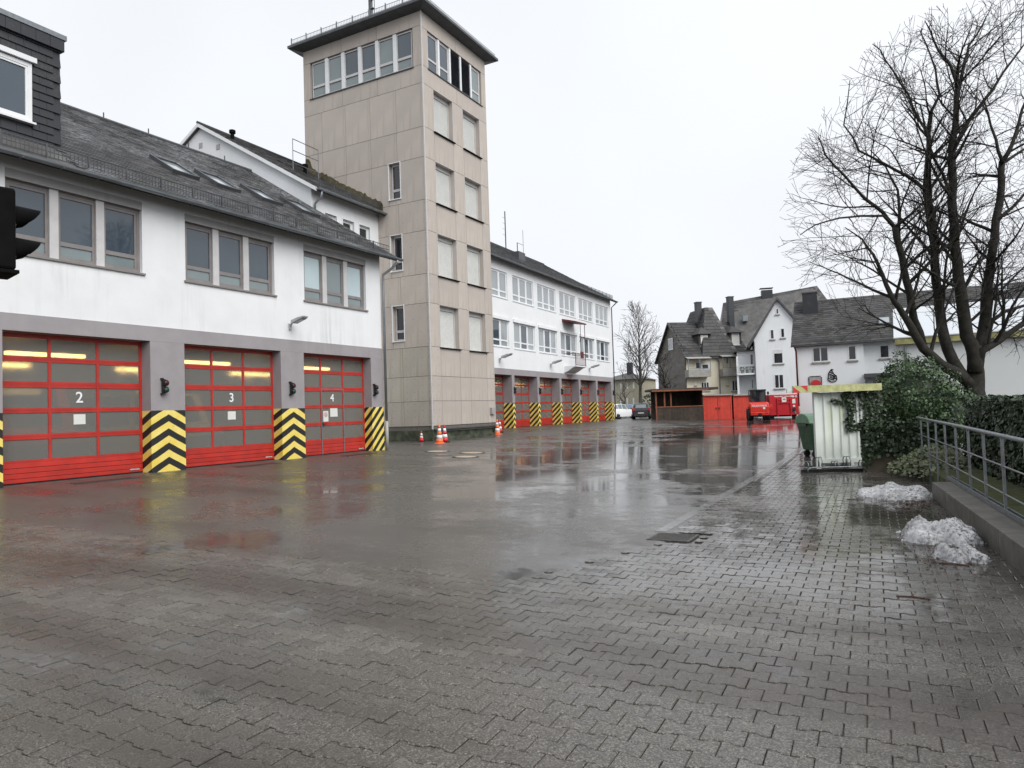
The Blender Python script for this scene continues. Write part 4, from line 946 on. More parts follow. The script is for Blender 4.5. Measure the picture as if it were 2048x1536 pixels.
# ---------------------------------------------------------------- wheel loader seen from behind
def loader():
    o=CAM+ray(1518,800)*52.5; z0=zt(o.x,o.y); F_=Frame((o.x,o.y,z0),thf-R(14))
    t=thing('wheel_loader','red compact wheel loader with dark cab parked before the container','loader',F_.o,F_.rz)
    w=.66
    for y in (.55,2.25):
        for s in (-1,1):
            q=MB().lathe([(.25,-.17),(.40,-.17),(.44,-.12),(.44,.12),(.40,.17),(.25,.17)],n=20); me=q.mesh('tyre','rubber'); me.transform(Matrix.Translation((s*.58,y,.44))@Matrix.Rotation(PI/2,4,'Y')); o_=link('wheel',me,t)
            q=MB().lathe([(.27,-.14),(.1,-.1),(.1,.1),(.27,.14)],n=14); me=q.mesh('rim','loader_red'); me.transform(Matrix.Translation((s*.58,y,.44))@Matrix.Rotation(PI/2,4,'Y')); link('rim',me,o_)
    mb=MB(); mb.prism([(-.25,.45),(-.3,.62),(-.3,.95),(-.22,1.22),(.0,1.32),(1.0,1.36),(1.0,.45)],-w,w,'x'); mb.build('engine_hood','loader_red',t,bevel=.07)
    MB().box(-w*.98,w*.98,-.36,.0,.36,.62).build('counterweight','loader_red',t,bevel=.05)
    MB().box(-.5,.5,-.318,-.295,.66,.98).build('rear_grille','loader_red',t,bevel=.01)
    MB().box(-.12,.12,-.40,-.36,.42,.55).build('hitch','black',t)
    for s in (-1,1): MB().box(s*.45-.1,s*.45+.1,-.375,-.355,.50,.58).build('rear_light','tail_red',t); MB().box(s*.66-.12,s*.66+.12,.2,1.0,.9,1.02).build('fender','loader_red',t,bevel=.03)
    MB().box(.72,.95,.35,.75,.80,1.12).build('tank','loader_red',t,bevel=.03)
    m=MB(); 
    for x in (-.56,.49):
        for y in (.75,2.0): m.box(x,x+.07,y,y+.07,1.3,2.18)
    m.box(-.58,.58,.72,2.1,2.18,2.28).box(-.56,.56,.75,2.07,1.28,1.36); CB=m.build('cab','black',t,bevel=.01)
    MB().box(-.49,.49,.78,.79,1.36,2.18).build('rear_window','pane_dark',CB); MB().box(-.535,-.525,.82,2.0,1.36,2.18).build('side_window','pane_dark',CB); MB().box(.525,.535,.82,2.0,1.36,2.18).build('side_window','pane_dark',CB); MB().box(-.49,.49,2.03,2.04,1.36,2.18).build('windscreen','pane_dark',CB)
    m=MB(); m.tube([(.72,.9,1.3),(.72,.9,1.95)],.03,6); m.box(.66,.8,.86,.94,1.9,2.1); m.build('mirror','black',t)
    m=MB(); m.box(-.2,.2,1.0,1.15,1.4,1.95).lathe([(.14,1.78),(.14,2.02)],(-.08,1.05,0),12); m.build('seat','black_matte',CB)
    m=MB(); m.box(-.15,.15,2.1,4.2,.5,.7); m.build('lift_arm','loader_red',t)
    text('FEUERWEHR',.20,'reflective_white',t,'lettering',face_front(-.02,-.31,1.06,.92))
    q=MB().lathe([(.085,0),(.085,.006)],n=18); me=q.mesh('emblem','reflective_white'); me.transform(Matrix.Translation((.30,-.322,.90))@Matrix.Rotation(PI/2,4,'X')); link('emblem',me,t)
loader()
# ================================================================ houses
def hwin(P,F_,px0,px1,py0,py1,y=0,cols=1,frame='white_plastic',pane='pane_dark',sill='stone',fw=.09,blind=False):
    x0,z1=F_.at(px0,py0,y); x1,z0=F_.at(px1,py1,y)
    o=MB(); d=.06
    o.box(x0,x0+fw,y-.03,y+d,z0,z1).box(x1-fw,x1,y-.03,y+d,z0,z1).box(x0+fw,x1-fw,y-.03,y+d,z0,z0+fw).box(x0+fw,x1-fw,y-.03,y+d,z1-fw,z1)
    cw=(x1-x0-2*fw-(cols-1)*fw)/cols
    for c in range(1,cols): a=x0+fw+c*(cw+fw)-fw; o.box(a,a+fw,y-.028,y+d,z0+fw,z1-fw)
    w=o.build('window',frame,P)
    for c in range(cols):
        a=x0+fw+c*(cw+fw); MB().box(a,a+cw,y-.012,y-.004,z0+fw,z1-fw-(.35 if blind else 0)).build('pane',pane,w)
        if blind: MB().box(a,a+cw,y-.016,y-.004,z1-fw-.35,z1-fw).build('blind','paper',w)
    if sill: MB().box(x0-.1,x1+.1,y-.12,y,z0-.12,z0-.003).build('sill',sill,w)
    return w
def tile_roof(P,roof,quad,mat,w=.55,l=.42,name='roof_tiles',thick=.05):
    """courses of tiles on a roof plane given by eave-left, eave-right, ridge-right, ridge-left"""
    a,b,c,d=[Vector(q) for q in quad]; n=max(2,int(((d-a).length+(c-b).length)/2/l)); mb=MB(); up=((b-a).cross(d-a)).normalized()
    if up.z<0: up=-up
    r=random.Random(4)
    for j in range(n):
        p0,p1=a.lerp(d,j/n),b.lerp(c,j/n); q0,q1=a.lerp(d,(j+1.12)/n if j<n-1 else 1),b.lerp(c,(j+1.12)/n if j<n-1 else 1)
        m=max(1,int((p1-p0).length/w)); off=.5*(j%2)/m
        for i in range(m):
            s,e_=max(0,i/m+off-.5/m),min(1,(i+.94)/m+off-.5/m)
            if e_<=s: continue
            k=up*(thick+r.uniform(-.006,.006))
            A,B_,C,D_=p0.lerp(p1,s)+k,p0.lerp(p1,e_)+k,q0.lerp(q1,e_)+up*.012,q0.lerp(q1,s)+up*.012
            mb.add([A,B_,C,D_,p0.lerp(p1,s),p0.lerp(p1,e_)],[(0,1,2,3),(4,5,1,0)])
    return mb.build(name,mat,roof,kind='stuff')
def chimney(P,x0,x1,y0,y1,z0,z1,mat='slate',cap=True):
    o=MB().box(x0,x1,y0,y1,z0,z1).build('chimney',mat,P)
    if cap: MB().box(x0-.06,x1+.06,y0-.06,y1+.06,z1+.001,z1+.1).build('chimney_cap','dark_zinc',o)
th=R(11)
# white low house with slate roof
o_=ground_at(1605,833.5); FL=Frame((o_.x,o_.y,0),R(2))
def low_house():
    t=thing('white_house','white two storey house with long slate roof, wall mural and dark downpipe','house',FL.o,FL.rz)
    x0=FL.at(1593,760)[0]; xb=FL.at(1727,700)[0]; x1=46.; ze=FL.at(1690,685)[1]
    MB().box(x0,xb,0,9,-.3,ze+.05).build('wall','house_white_b',t); MB().box(xb+.001,x1,.5,9,-.3,ze+.05).build('wall','house_white_b',t)
    MB().prism([(0.,ze),(10.,ze),(5.,ze+3.6)],x0,x0+.2,'x').build('gable','house_white_b',t)
    sl=.95; yr=5.2; ye=-.35; zr=ze+sl*(yr-ye)-.9
    sl=(zr-ze)/(yr-ye)
    rf=MB().prism([(ye,ze),(yr,zr),(10.5,ze),(10.5,ze-.15),(yr,zr-.15),(ye,ze-.15)],x0-.3,x1,'x').build('roof','tile_dark',t)
    tile_roof(t,rf,[(x0-.3,ye,ze),(x1,ye,ze),(x1,yr,zr),(x0-.3,yr,zr)],'roof_tile',.45,.30,'shingles',.035)
    m=MB(); m.prism([(x0-.31,0),(x0-.30,0),(x0-.30,.2),(x0-.31,.2)],0,.01)
    g_=snow_guard(t,x0-.2,xb+2.5,ye+.3,ze+sl*.3,sl,h=.3); gutter_pipe(t,x0-.3,xb+4,ye-.07,ze-.05,.08)
    hwin(t,FL,1624,1658,695,723,0,2,sill='stone'); hwin(t,FL,1695,1714,691,720,0,1); hwin(t,FL,1758,1780,690,716,.5,1)
    # mural figure and framed relief
    cx,cz=FL.at(1664.5,752); s=FL.at(1674,752)[0]-cx
    m=MB(); rr=random.Random(9)
    def stroke(pts,r=.035):
        m.tube([(cx+u*s,-.03,cz+v*s) for u,v in pts],r,5)
    outl=[(.1,1.55),(-.15,1.5),(-.3,1.25),(-.55,1.0),(-.75,.6),(-.8,.1),(-.85,-.4),(-1.0,-.75),(-.75,-1.1),(-.3,-1.35),(.25,-1.4),(.75,-1.15),(.95,-.8),(.9,-.3),(.85,.05),(.55,.2),(.3,.5),(.15,.9),(.0,1.15),(.05,1.4),(.3,1.5)]
    stroke(outl,.04); stroke([(.85,-.05),(.4,-.1),(.1,.2)]); stroke([(-.55,.9),(-.2,.8),(.05,.55)]); stroke([(-.7,.35),(-.3,.4),(0,.1),(.3,-.2)]); stroke([(-.8,-.6),(-.3,-.35),(.3,-.55),(.85,-.6)]); stroke([(-.6,-.9),(-.1,-.75),(.4,-1.0)]); stroke([(-.5,.1),(-.2,-.05),(-.3,-.3)]); stroke([(.2,-.3),(.55,-.35),(.5,-.6),(.2,-.7)]); stroke([(-.15,1.3),(.1,1.25)])
    m.build('wall_figure','black_matte',t)
    fx0,fz1=FL.at(1618.5,754.5); fx1,fz0=FL.at(1642.5,770)
    pl=MB().box(fx0,fx1,-.05,-.01,fz0,fz1).build('wall_relief','box_grey',t); m=MB(); k=9
    for i in range(k):
        u=fx0+(fx1-fx0)*(i+.5)/k; m.box(u-.04,u+.04,-.055,-.015,fz1+.001,fz1+.08)
        if i<6:
            v=fz0+(fz1-fz0)*(i+.5)/6; m.box(fx0-.08,fx0-.001,-.055,-.015,v-.035,v+.035).box(fx1+.001,fx1+.08,-.055,-.015,v-.035,v+.035)
    m.build('serrated_edge','black_matte',pl)
    m=MB(); cx2,cz2=(fx0*.45+fx1*.55),fz0+.2; m.prism([(cx2+.42*math.cos(a),cz2+.2*math.sin(a)-.04*math.cos(2*a)) for a in [2*PI*i/20 for i in range(20)]],-.10,-.051,'y'); m.build('red_shape','cone_red',pl)
    # door canopy, downpipe
    cx0,cz0=FL.at(1731,751); MB().box(cx0-.1,cx0+2.2,-.9,.5,cz0-.2,cz0+.12).build('door_canopy','dark_zinc',t)
    MB().box(cx0+.6,cx0+1.7,.44,.499,0,2.2).build('door','box_grey',t)
    m=MB(); xx=x0+.08; m.tube([(xx-.1,ye-.05,ze-.1),(xx,-.1,ze-.5),(xx+.02,-.1,.9)],.07,8); m.build('downpipe','dark_red',t,True); m=MB(); m.tube([(xx+.02,-.1,.9),(xx+.02,-.1,.05)],.09,8); m.build('downpipe_foot','concrete_lid',t,True)
    # chimney on the roof, skylights
    a,zc=FL.at(1604,590,3.4); b=FL.at(1634,590,3.4)[0]; z1=FL.at(1619,586,3.4)[1]; chimney(t,a,b,3.4,4.6,ze+sl*3,z1,'slate')
    for px,py in ((1768,635),(2004,571)):
        yy=1.7 if py>600 else 4.4; x,z=FL.at(px,py,yy); zz=ze+sl*(yy-ye); q=MB(); q.add([(x-.45,yy-.4,zz-.4*sl+.15),(x+.45,yy-.4,zz-.4*sl+.15),(x+.45,yy+.45,zz+.45*sl+.12),(x-.45,yy+.45,zz+.45*sl+.12),(x-.45,yy-.4,zz-.4*sl-.1),(x+.45,yy-.4,zz-.4*sl-.1),(x+.45,yy+.45,zz+.45*sl-.1),(x-.45,yy+.45,zz+.45*sl-.1)],[(0,1,2,3),(4,5,1,0),(5,6,2,1),(7,4,0,3)]); sk=q.build('skylight','dark_zinc',t)
        MB().quad((x-.36,yy-.31,zz-.31*sl+.165),(x+.36,yy-.31,zz-.31*sl+.165),(x+.36,yy+.36,zz+.36*sl+.145),(x-.36,yy+.36,zz+.36*sl+.145)).build('pane','skylight_pane',sk)
low_house()
# white gabled house
o_=CAM+ray(1552,800)*80; FG=Frame((o_.x,o_.y,0),th)
def gable_house():
    t=thing('gabled_house','tall white gabled house with dark verge and stacked windows','house',FG.o,FG.rz)
    xl=FG.at(1510,740)[0]; xr=FG.at(1600,740)[0]; xp,zp=FG.at(1553.5,601); xe,zl=FG.at(1500,693); zr_=FG.at(1594,646)[1]
    slr=(zp-zr_)/(FG.at(1594,646)[0]-xp); zR=zp-slr*(xr-xp); zL=zp-(zp-zl)/(xp-xe)*(xp-xl)
    MB().prism([(xl,-.3),(xr,-.3),(xr,zR),(xp,zp),(xl,zL)],0,9).build('wall','house_white',t)
    hw=(.35,.28)
    m=MB(); m.prism([(xe-.1,zl-.15),(xp,zp+.05),(xp,zp+.35),(xe-.35,zl-.0)],-.35,9); m.prism([(xp,zp+.05),(xr+.6,zp+.05-slr*(xr+.6-xp)),(xr+.8,zp+.3-slr*(xr+.7-xp)),(xp,zp+.35)],-.35,9); m.build('roof','dark_zinc',t)
    hwin(t,FG,1551,1558,617,628.5,0,1); hwin(t,FG,1539.5,1549,659,678.5,0,1); hwin(t,FG,1560.5,1570,656.5,675.5,0,1); hwin(t,FG,1546,1567,699.5,727,0,1,blind=True); hwin(t,FG,1548,1568.5,749,776.5,0,2)
    # set-back bay with balcony
    xb=FG.at(1476,760)[0]; zt_=FG.at(1490,701)[1]; zs=FG.at(1490,746.5)[1]
    MB().box(xb,xl-.001,1.6,9,-.3,zt_).build('bay_wall','house_white',t); MB().box(xb-.1,xb+.12,.2,1.599,-.3,zt_-.6).build('bay_fin','house_white',t)
    ba=MB().box(xb,xl-.002,0,1.6,zs-.18,zs).build('balcony','house_white',t)
    m=MB(); m.box(xb,xl-.01,.0,.03,zs+.9,zs+.95).box(xb,xl-.01,0,.03,zs+.45,zs+.48)
    k=xb+.05
    while k<xl: m.box(k,k+.025,.005,.025,zs,zs+.9); k+=.16
    m.build('railing','white_plastic',ba)
    for q in range(3): MB().lathe([(.12,0),(.15,.25),(.3,.45),(.2,.75)],(xb+.5+q*.55,.35,zs+.01),8).build('balcony_plant','evergreen',ba)
    hwin(t,FG,1499,1508,707,732,1.6,1,sill=None); hwin(t,FG,1502,1508,758,778,1.6,1,sill=None)
    m=MB(); m.tube([(xl-.1,-.2,zL+.3),(xl+.05,-.08,zL-.3),(xl+.05,-.08,.3)],.06,6); m.build('downpipe','galvanised',t)
    rf=MB().prism([(xb-.3,zt_),(xl,zt_),(xl,zt_+.15),(xb-.3,zt_+.15)],1.2,9).build('bay_roof','tile_dark',t)
gable_house()
# cream house with slate clad gable end
o_=CAM+ray(1375,800)*84; FC=Frame((o_.x,o_.y,0),R(38))
def cream_house():
    t=thing('cream_house','old cream house with dark slate gable end, tiled roof and balconies','house',FC.o,FC.rz)
    Dp=8.8; ze=FC.at(1376,707)[1]; x1=FC.at(1500,740)[0]
    yv,zr=FC.atx(1339,645); ys=Dp/2
    zr=FC.atx(1340,645)[1]
    MB().box(0,x1,0,Dp,-.3,ze).build('wall','house_cream',t)
    ge=MB().prism([(0,2.4),(Dp,2.4),(Dp,ze),(Dp/2,zr),(0,ze)],-.06,-.001,'x').build('gable_cladding','slate_wall',t)
    # small slates in courses on the gable
    zz=2.4; jj=0
    m=MB()
    while zz<zr-.3:
        half=Dp/2 if zz<ze else Dp/2*(zr-zz)/(zr-ze); y=Dp/2-half+(jj%2)*.2
        while y<Dp/2+half-.3: m.add([(-.085,y,zz),(-.085,y+.38,zz),(-.062,y+.38,zz+.36),(-.062,y,zz+.36)],[(0,1,2,3)]); y+=.4
        zz+=.32; jj+=1
    m.build('slates','slate_brown',ge,kind='stuff')
    ov=.45; e0=ze-.25; sl=(zr-ze)/(Dp/2); ye=-ov
    rf=MB().prism([(ye,ze-sl*ov),(Dp/2,zr),(Dp+ov,ze-sl*ov),(Dp+ov,ze-sl*ov-.2),(Dp/2,zr-.2),(ye,ze-sl*ov-.2)],-.35,x1,'x').build('roof','tile_dark',t)
    tile_roof(t,rf,[(-.35,ye,ze-sl*ov),(x1,ye,ze-sl*ov),(x1,Dp/2,zr),(-.35,Dp/2,zr)],'roof_tile',.7,.5)
    # taller cross roof in the middle
    xa=FC.at(1398,660,1.)[0]; xm=FC.at(1424,612,2)[0]; zm=FC.at(1424,612,2.)[1]; xb=FC.at(1465,660,1.)[0]
    q=MB(); q.add([(xa-.4,ye-.05,ze-sl*ov+.02),(xb,ye-.05,ze-sl*ov+.02),(xm+.6,3.2,zm),(xm-.4,3.2,zm),(xm-.4,7.5,zm),(xa-.4,8.5,ze),(xb,8.5,ze),(xm+.6,7.5,zm)],[(0,1,2,3),(0,3,4,5),(1,6,7,2),(2,7,4,3)]); xr_=q.build('cross_roof','tile_dark',t)
    tile_roof(t,xr_,[(xa-.4,ye-.05,ze-sl*ov+.02),(xb,ye-.05,ze-sl*ov+.02),(xm+.6,3.2,zm),(xm-.4,3.2,zm)],'roof_tile',.7,.5)
    tile_roof(t,xr_,[(xa-.4,8.5,ze),(xa-.4,ye-.05,ze-sl*ov+.02),(xm-.4,3.2,zm),(xm-.4,7.5,zm)],'roof_tile',.7,.5)
    # dormers
    for pa,pb,pt,pm in ((1401,1416,670,691),(1463,1479,667,689)):
        yd=.9; xa_,z1=FC.at(pa,pt,yd); xb_,z0=FC.at(pb,pm,yd); dm=MB().box(xa_-.25,xb_+.25,yd,yd+3,z0-.4,z1+.15).build('dormer','slate_wall',t)
        c=(xa_+xb_)/2; q=MB(); q.add([(xa_-.5,yd-.4,z1+.1),(xb_+.5,yd-.4,z1+.1),(xb_+.5,yd+3,z1+.1),(xa_-.5,yd+3,z1+.1),(c,yd+.7,z1+1.0),(c,yd+3.5,z1+1.0)],[(0,1,4),(1,2,5,4),(3,0,4,5),(0,3,2,1)]); q.build('dormer_roof','roof_tile',dm)
        hwin(t,FC,pa,pb,pt,pm,yd-.03,1,pane='paper',sill='white_plastic')
    for pa,pb,pt,yy in ((1393,1403,605,3.4),(1457,1467,594,3.6)):
        a,z1=FC.at(pa,pt,yy); b=FC.at(pb,pt,yy)[0]; chimney(t,a,b,yy,yy+.7,ze,z1,'slate')
    # balconies on the facade
    def balc(pa,pb,py,pr,pt):
        a,zs=FC.at(pa,py,-1); b=FC.at(pb,py,-1)[0]; zr2=FC.at(pa,pr,-1)[1]; z3=FC.at(pa,pt,-1)[1]
        ba=MB().box(a,b,-1.1,-.001,zs-.2,zs).build('balcony','stone',t)
        m=MB(); m.box(a,b,-1.1,-1.03,zs,zr2-.15).box(a,a+.07,-1.03,-.01,zs,zr2-.15).box(b-.07,b,-1.03,-.01,zs,zr2-.15); m.build('parapet','stone',ba)
        m=MB(); m.box(a,b,-1.1,-1.05,zr2-.05,zr2)
        for x in (a,(a+b)/2,b-.06): m.box(x,x+.06,-1.1,-1.04,zr2-.15,z3)
        m.build('posts','galvanised',ba); MB().add([(a-.1,-1.2,z3-.05),(b+.1,-1.2,z3-.05),(b+.1,-.01,z3+.3),(a-.1,-.01,z3+.3),(a-.1,-1.2,z3),(b+.1,-1.2,z3),(b+.1,-.01,z3+.36),(a-.1,-.01,z3+.36)],[(0,3,2,1),(4,5,6,7),(0,1,5,4),(1,2,6,5),(3,0,4,7)]).build('balcony_roof','box_grey',ba)
    balc(1377,1422,751,737,717); balc(1446,1476,749,735,713)
    hwin(t,FC,1390,1403,724,738,0,1,pane='pane_dark',sill=None); hwin(t,FC,1403,1418,728,739,0,1,sill=None); hwin(t,FC,1401.5,1419,764,781,0,3); hwin(t,FC,1463,1476,760,782,0,2); hwin(t,FC,1389,1392,759,771,0,1); hwin(t,FC,1453,1456,757,771,0,1); hwin(t,FC,1451,1457,714,728,0,1,sill=None)
    m=MB(); a,z=FC.at(1430,705); m.tube([(a,-.3,ze-.3),(a+.4,-.12,ze-1.2),(a+.4,-.12,.5)],.06,6); m.build('downpipe','galvanised',t)
    # gable window
    y0,z1=FC.atx(1338,680); y1,z0=FC.atx(1348,697); y0,y1=min(y0,y1),max(y0,y1)
    w_=MB(); w_.box(-.14,-.086,y0,y0+.12,z0,z1).box(-.14,-.086,y1-.12,y1,z0,z1).box(-.14,-.086,y0,y1,z1,z1+.12).box(-.14,-.086,y0,y1,z0-.12,z0); w_=w_.build('gable_window','white_plastic',t); MB().box(-.11,-.087,y0+.12,y1-.12,z0,z1).build('pane','pane_far',w_)
cream_house()
# large roof behind, and the far small house
o_=CAM+ray(1560,800)*100; FB=Frame((o_.x,o_.y,0),th+R(6))
def back_house():
    t=thing('rear_house','large dark tiled roof rising behind the white gabled house','house',FB.o,FB.rz)
    xa,za=FB.at(1446,606,5); xb,zb_=FB.at(1634,571.5,5); zr=(za+zb_)/2; x0=FB.at(1438,700)[0]; x1=FB.at(1725,700)[0]; ze=FB.at(1500,708)[1]
    MB().box(x0+.5,x1,0,10,-.3,ze).build('wall','house_cream',t)
    q=MB(); q.add([(x0,-.5,ze),(x1,-.5,ze),(xb,5,zb_),(xa,5,za),(x0,10.5,ze),(x1,10.5,ze)],[(0,1,2,3),(1,5,2),(5,4,3,2),(4,0,3),(0,4,5,1)]); rf=q.build('roof','tile_dark',t)
    tile_roof(t,rf,[(x0,-.5,ze),(x1,-.5,ze),(xb,5,zb_),(xa,5,za)],'roof_tile',.8,.55)
    a,z1=FB.at(1523,580.5,4.6); b=FB.at(1545,580.5,4.6)[0]; chimney(t,a,b,4.6,5.6,za-2,z1,'slate',False)
    MB().box(a-.2,b+.1,4.5,5.7,z1+.25,z1+.32).build('chimney_plate','dark_zinc',t)
    for px,py in ((1489,635),(1446,683)):
        x,z=FB.at(px,py,2.6); MB().box(x-.35,x+.35,1.8,2.5,z-.6,z+.2).build('skylight','zinc',t)
back_house()
o_=CAM+ray(1250,800)*100; FH=Frame((o_.x,o_.y,0),thf+R(-25))
def small_house():
    t=thing('small_house','small cream house with dark roof and chimney behind the parked cars','house',FH.o,FH.rz)
    x0=FH.at(1205,780)[0]; x1=FH.at(1284,780)[0]; ze=FH.at(1255,757)[1]
    MB().box(x0,x1,0,8,-.5,ze).build('wall','house_pale',t)
    zr=FH.at(1250,742)[1]; q=MB(); q.add([(x0-.3,-.5,ze-.1),(x1+.3,-.5,ze-.1),(x1-3,4,zr),(x0+3,4,zr),(x0-.3,8.5,ze-.1),(x1+.3,8.5,ze-.1)],[(0,1,2,3),(1,5,2),(5,4,3,2),(4,0,3),(0,4,5,1)]); q.build('roof','tile_dark',t)
    a,z1=FH.at(1253,727,2.5); b=FH.at(1263,727,2.5)[0]; chimney(t,a,b,2.5,3.3,ze,z1)
    for px in (1240,1253,1265.5): hwin(t,FH,px,px+3.4,796,812,0,1,pane='pane_dark',sill=None); hwin(t,FH,px,px+3.2,765,777,0,1,pane='pane_dark',sill=None)
small_house()
# white hall on the right
o_=CAM+ray(1795,800)*42; FHL=Frame((o_.x,o_.y,0),R(0))
def hall():
    t=thing('white_hall','long white hall with pale sloping metal roof and mossy eave behind the big tree','hall',FHL.o,FHL.rz)
    x0,ze=FHL.at(1794,690); x1=40.; zt_=FHL.at(1794,678)[1]
    for k in range(12):
        a=x0+k*3.6; MB().box(a+.008,a+3.592,0,.12,-.5,ze).build('wall_panel','hall_wall',t)
    MB().box(x0,x1,.121,12,-.5,ze).build('wall','hall_wall',t)
    MB().box(x0-.1,x1,-.35,.2,ze+.001,zt_).build('eave_trim','moss_trim',t)
    yr=7.5; zr=FHL.at(1782,620,yr)[1]
    MB().add([(x0-.15,-.4,zt_+.002),(x1,-.4,zt_+.002),(x1,yr,zr),(x0-.15,yr,zr),(x0-.15,-.4,zt_+.06),(x1,-.4,zt_+.06),(x1,yr,zr+.06),(x0-.15,yr,zr+.06)],[(4,5,6,7),(0,1,5,4),(3,0,4,7),(2,3,7,6)]).build('roof','hall_roof',t)
    MB().prism([(-.4,zt_),(yr,zr),(yr,-.5),(.13,-.5),(.13,zt_-.2)],x0-.16,x0-.002,'x').build('end_wall','hall_wall',t)
    m=MB(); m.tube([(x0+.4,-.1,ze-.1),(x0+.4,-.1,.0)],.06,8); m.build('downpipe','galvanised',t)
hall()
# ================================================================ right side: bicycle shelter, bin, rack, wall, railing
o_=ground_at(1637,938); FB2=Frame((o_.x,o_.y,o_.z),R(30))
def bike_shelter():
    t=thing('bicycle_shelter','white ribbed metal shelter with mossy yellow fascia and striped end','shelter',FB2.o,FB2.rz)
    zw0=FB2.at(1680,920)[1]; x1=FB2.at(1727,880)[0]; ztp=FB2.at(1680,784)[1]
    m=MB(); m.box(-.05,.05,-.05,.05,0,ztp+.02).box(x1-.06,x1+.03,-.04,.05,0,ztp); m.build('post','shelter_white',t)
    MB().box(.051,x1-.061,-.03,.03,zw0-.06,zw0+.04).build('bottom_rail','shelter_white',t)
    n=5; w=(x1-.11-.03)/n
    for k in range(n):
        a=.055+k*w; y=.0
        MB().prism([(a,.02),(a+w*.62,.02),(a+w*.72,-.018),(a+w*.95,-.018),(a+w,.02),(a+w,.026),(a+w*.95,-.012),(a+w*.72,-.012),(a+w*.62,.026),(a,.026)],zw0+.041,ztp,'z').build('ribbed_sheet','shelter_white',t)
    fy=-.25; xa,za=FB2.at(1586.5,786,fy); xb=FB2.at(1764,779,fy)[0]; zb_=FB2.at(1586.5,772,fy)[1]
    MB().box(xa+.36,xb,fy,fy+.05,za,zb_).build('fascia','shelter_fascia',t)
    en=MB().box(xa,xa+.359,fy,fy+.05,za,zb_).build('striped_end','shelter_fascia',t); h=zb_-za
    MB().prism([(xa+.002,za+.002),(xa+.19,za+.002),(xa+.002,zb_-.02)],fy-.003,fy-.001,'y').build('stripe','sign_red',en); MB().prism([(xa+.356,za+.03),(xa+.356,zb_-.002),(xa+.19,zb_-.002)],fy-.003,fy-.001,'y').build('stripe','sign_red',en)
    MB().box(xa+.30,xb,fy+.051,.45,zb_-.05,zb_-.005).build('roof','shelter_fascia',t)
    for k in range(2): MB().box(xa+.1,xb-.1,fy+.2+k*.4,fy+.26+k*.4,za+.02,zb_-.051).build('rafter','shelter_white',t)
    for x in (x1-.1,xb-.2): MB().box(x-.04,x+.04,.4,.48,0,zb_-.051).build('rear_post','shelter_white',t)
    return xa,xb
bike_shelter()
def bin_():
    o=ground_at(1633,916); t=thing('wheeled_bin','dark green wheeled waste bin with pale green rounded lid behind the shelter','waste bin',(o.x,o.y,o.z),R(30)); x0=-.14
    m=MB(); m.add([(x0+.12,.1,.2),(x0+1.15,.1,.2),(x0+1.15,.85,.2),(x0+.12,.85,.2),(x0,0,1.0),(x0+1.27,0,1.0),(x0+1.27,.95,1.0),(x0,.95,1.0)],[(0,3,2,1),(4,5,6,7),(0,1,5,4),(1,2,6,5),(2,3,7,6),(3,0,4,7)]); m.build('body','bin_green',t,bevel=.03)
    m=MB(); n=8; pts=[(-.03,1.0)]+[(.48-.5*math.cos(PI*k/n),1.03+.27*math.sin(PI*k/n)) for k in range(n+1)]+[(.98,1.0)]; m.prism(pts,x0-.04,x0+1.31,'x'); m.build('lid','bin_lid',t,bevel=.02)
    m=MB(); m.box(x0-.05,x0-.001,.2,.75,.92,.99).box(x0+.1,x0+.5,-.06,-.001,.9,.97); m.build('rim','bin_green',t)
    for x in (x0+.2,x0+1.05):
        for y in (.2,.75): wheel(t,x,y,.1,.05); MB().box(x-.03,x+.03,y-.04,y+.04,.1,.21).build('castor_fork','black',t)
bin_()
def rack():
    o=ground_at(1602,946); e2=ground_at(1727,943); t=thing('bicycle_rack','low steel bicycle rack with wheel loops before the shelter','bike rack',(o.x,o.y,o.z),math.atan2(e2.y-o.y,e2.x-o.x)); L=(e2-o).length
    MB().box(.0,L,-.03,.03,.0,.08).build('base_bar','black',t); m=MB(); m.tube([(.12,-.12,.02),(.14,-.12,.1),(.25,-.12,.13),(L-.1,-.12,.13),(L,-.12,.1),(L+.02,-.12,.02)],.018,8); m.build('front_bar','galvanised',t,True)
    MB().tube([(.1,.18,.1),(L,.18,.1)],.015,6).build('rear_bar','galvanised',t)
    for i,(x,h) in enumerate(((.18,.26),(.42,.36),(.78,.26),(1.05,.36),(1.4,.26))):
        for s in (-.035,.035):
            m=MB(); m.tube([(x+s,-.12,.12),(x+s,-.12,h*.8),(x+s,-.05,h),(x+s,.1,h),(x+s,.18,h*.8),(x+s,.18,.1)],.011,6); m.build('wheel_loop','galvanised',t,True)
rack()
# low retaining wall, railing
wa=Vector((.92,7.98,-.42)); wd=Vector((-.0935,.9956,0)); wn=Vector((.9956,.0935,0)); WR=math.atan2(wd.y,wd.x)
t=thing('retaining_wall','low grey concrete retaining wall below the steel railing','wall',wa,WR)
def wl(x,y): return wa+wd*x+wn*(-y)     # local x along, y to the left
for k in range(-3,4):
    a,b=k*1.72-.6,(k+1)*1.72-.6
    if a>5.9: break
    b=min(b,5.95); MB().box(a+.004,b-.004,-.34,0,-.2,.27).build('block','kerb',t,bevel=.012)
tr=thing('steel_railing','galvanised steel railing with handrail and two rods on the low wall','railing',wa,WR)
mb=MB(); 
za=.27
rail=[(-4,-.31,1.16),(1.2,-.31,1.18),(5.0,-.31,1.215),(10.3,-.31,1.24)]
MB().tube(rail,.026,10).build('handrail','galvanised',tr,True)
for k,zc in ((0,.80),(1,.47)): MB().tube([(p[0],p[1],zc+(p[2]-1.16)) for p in rail],.010,6).build('rod','galvanised',tr,True)
x=-3.0
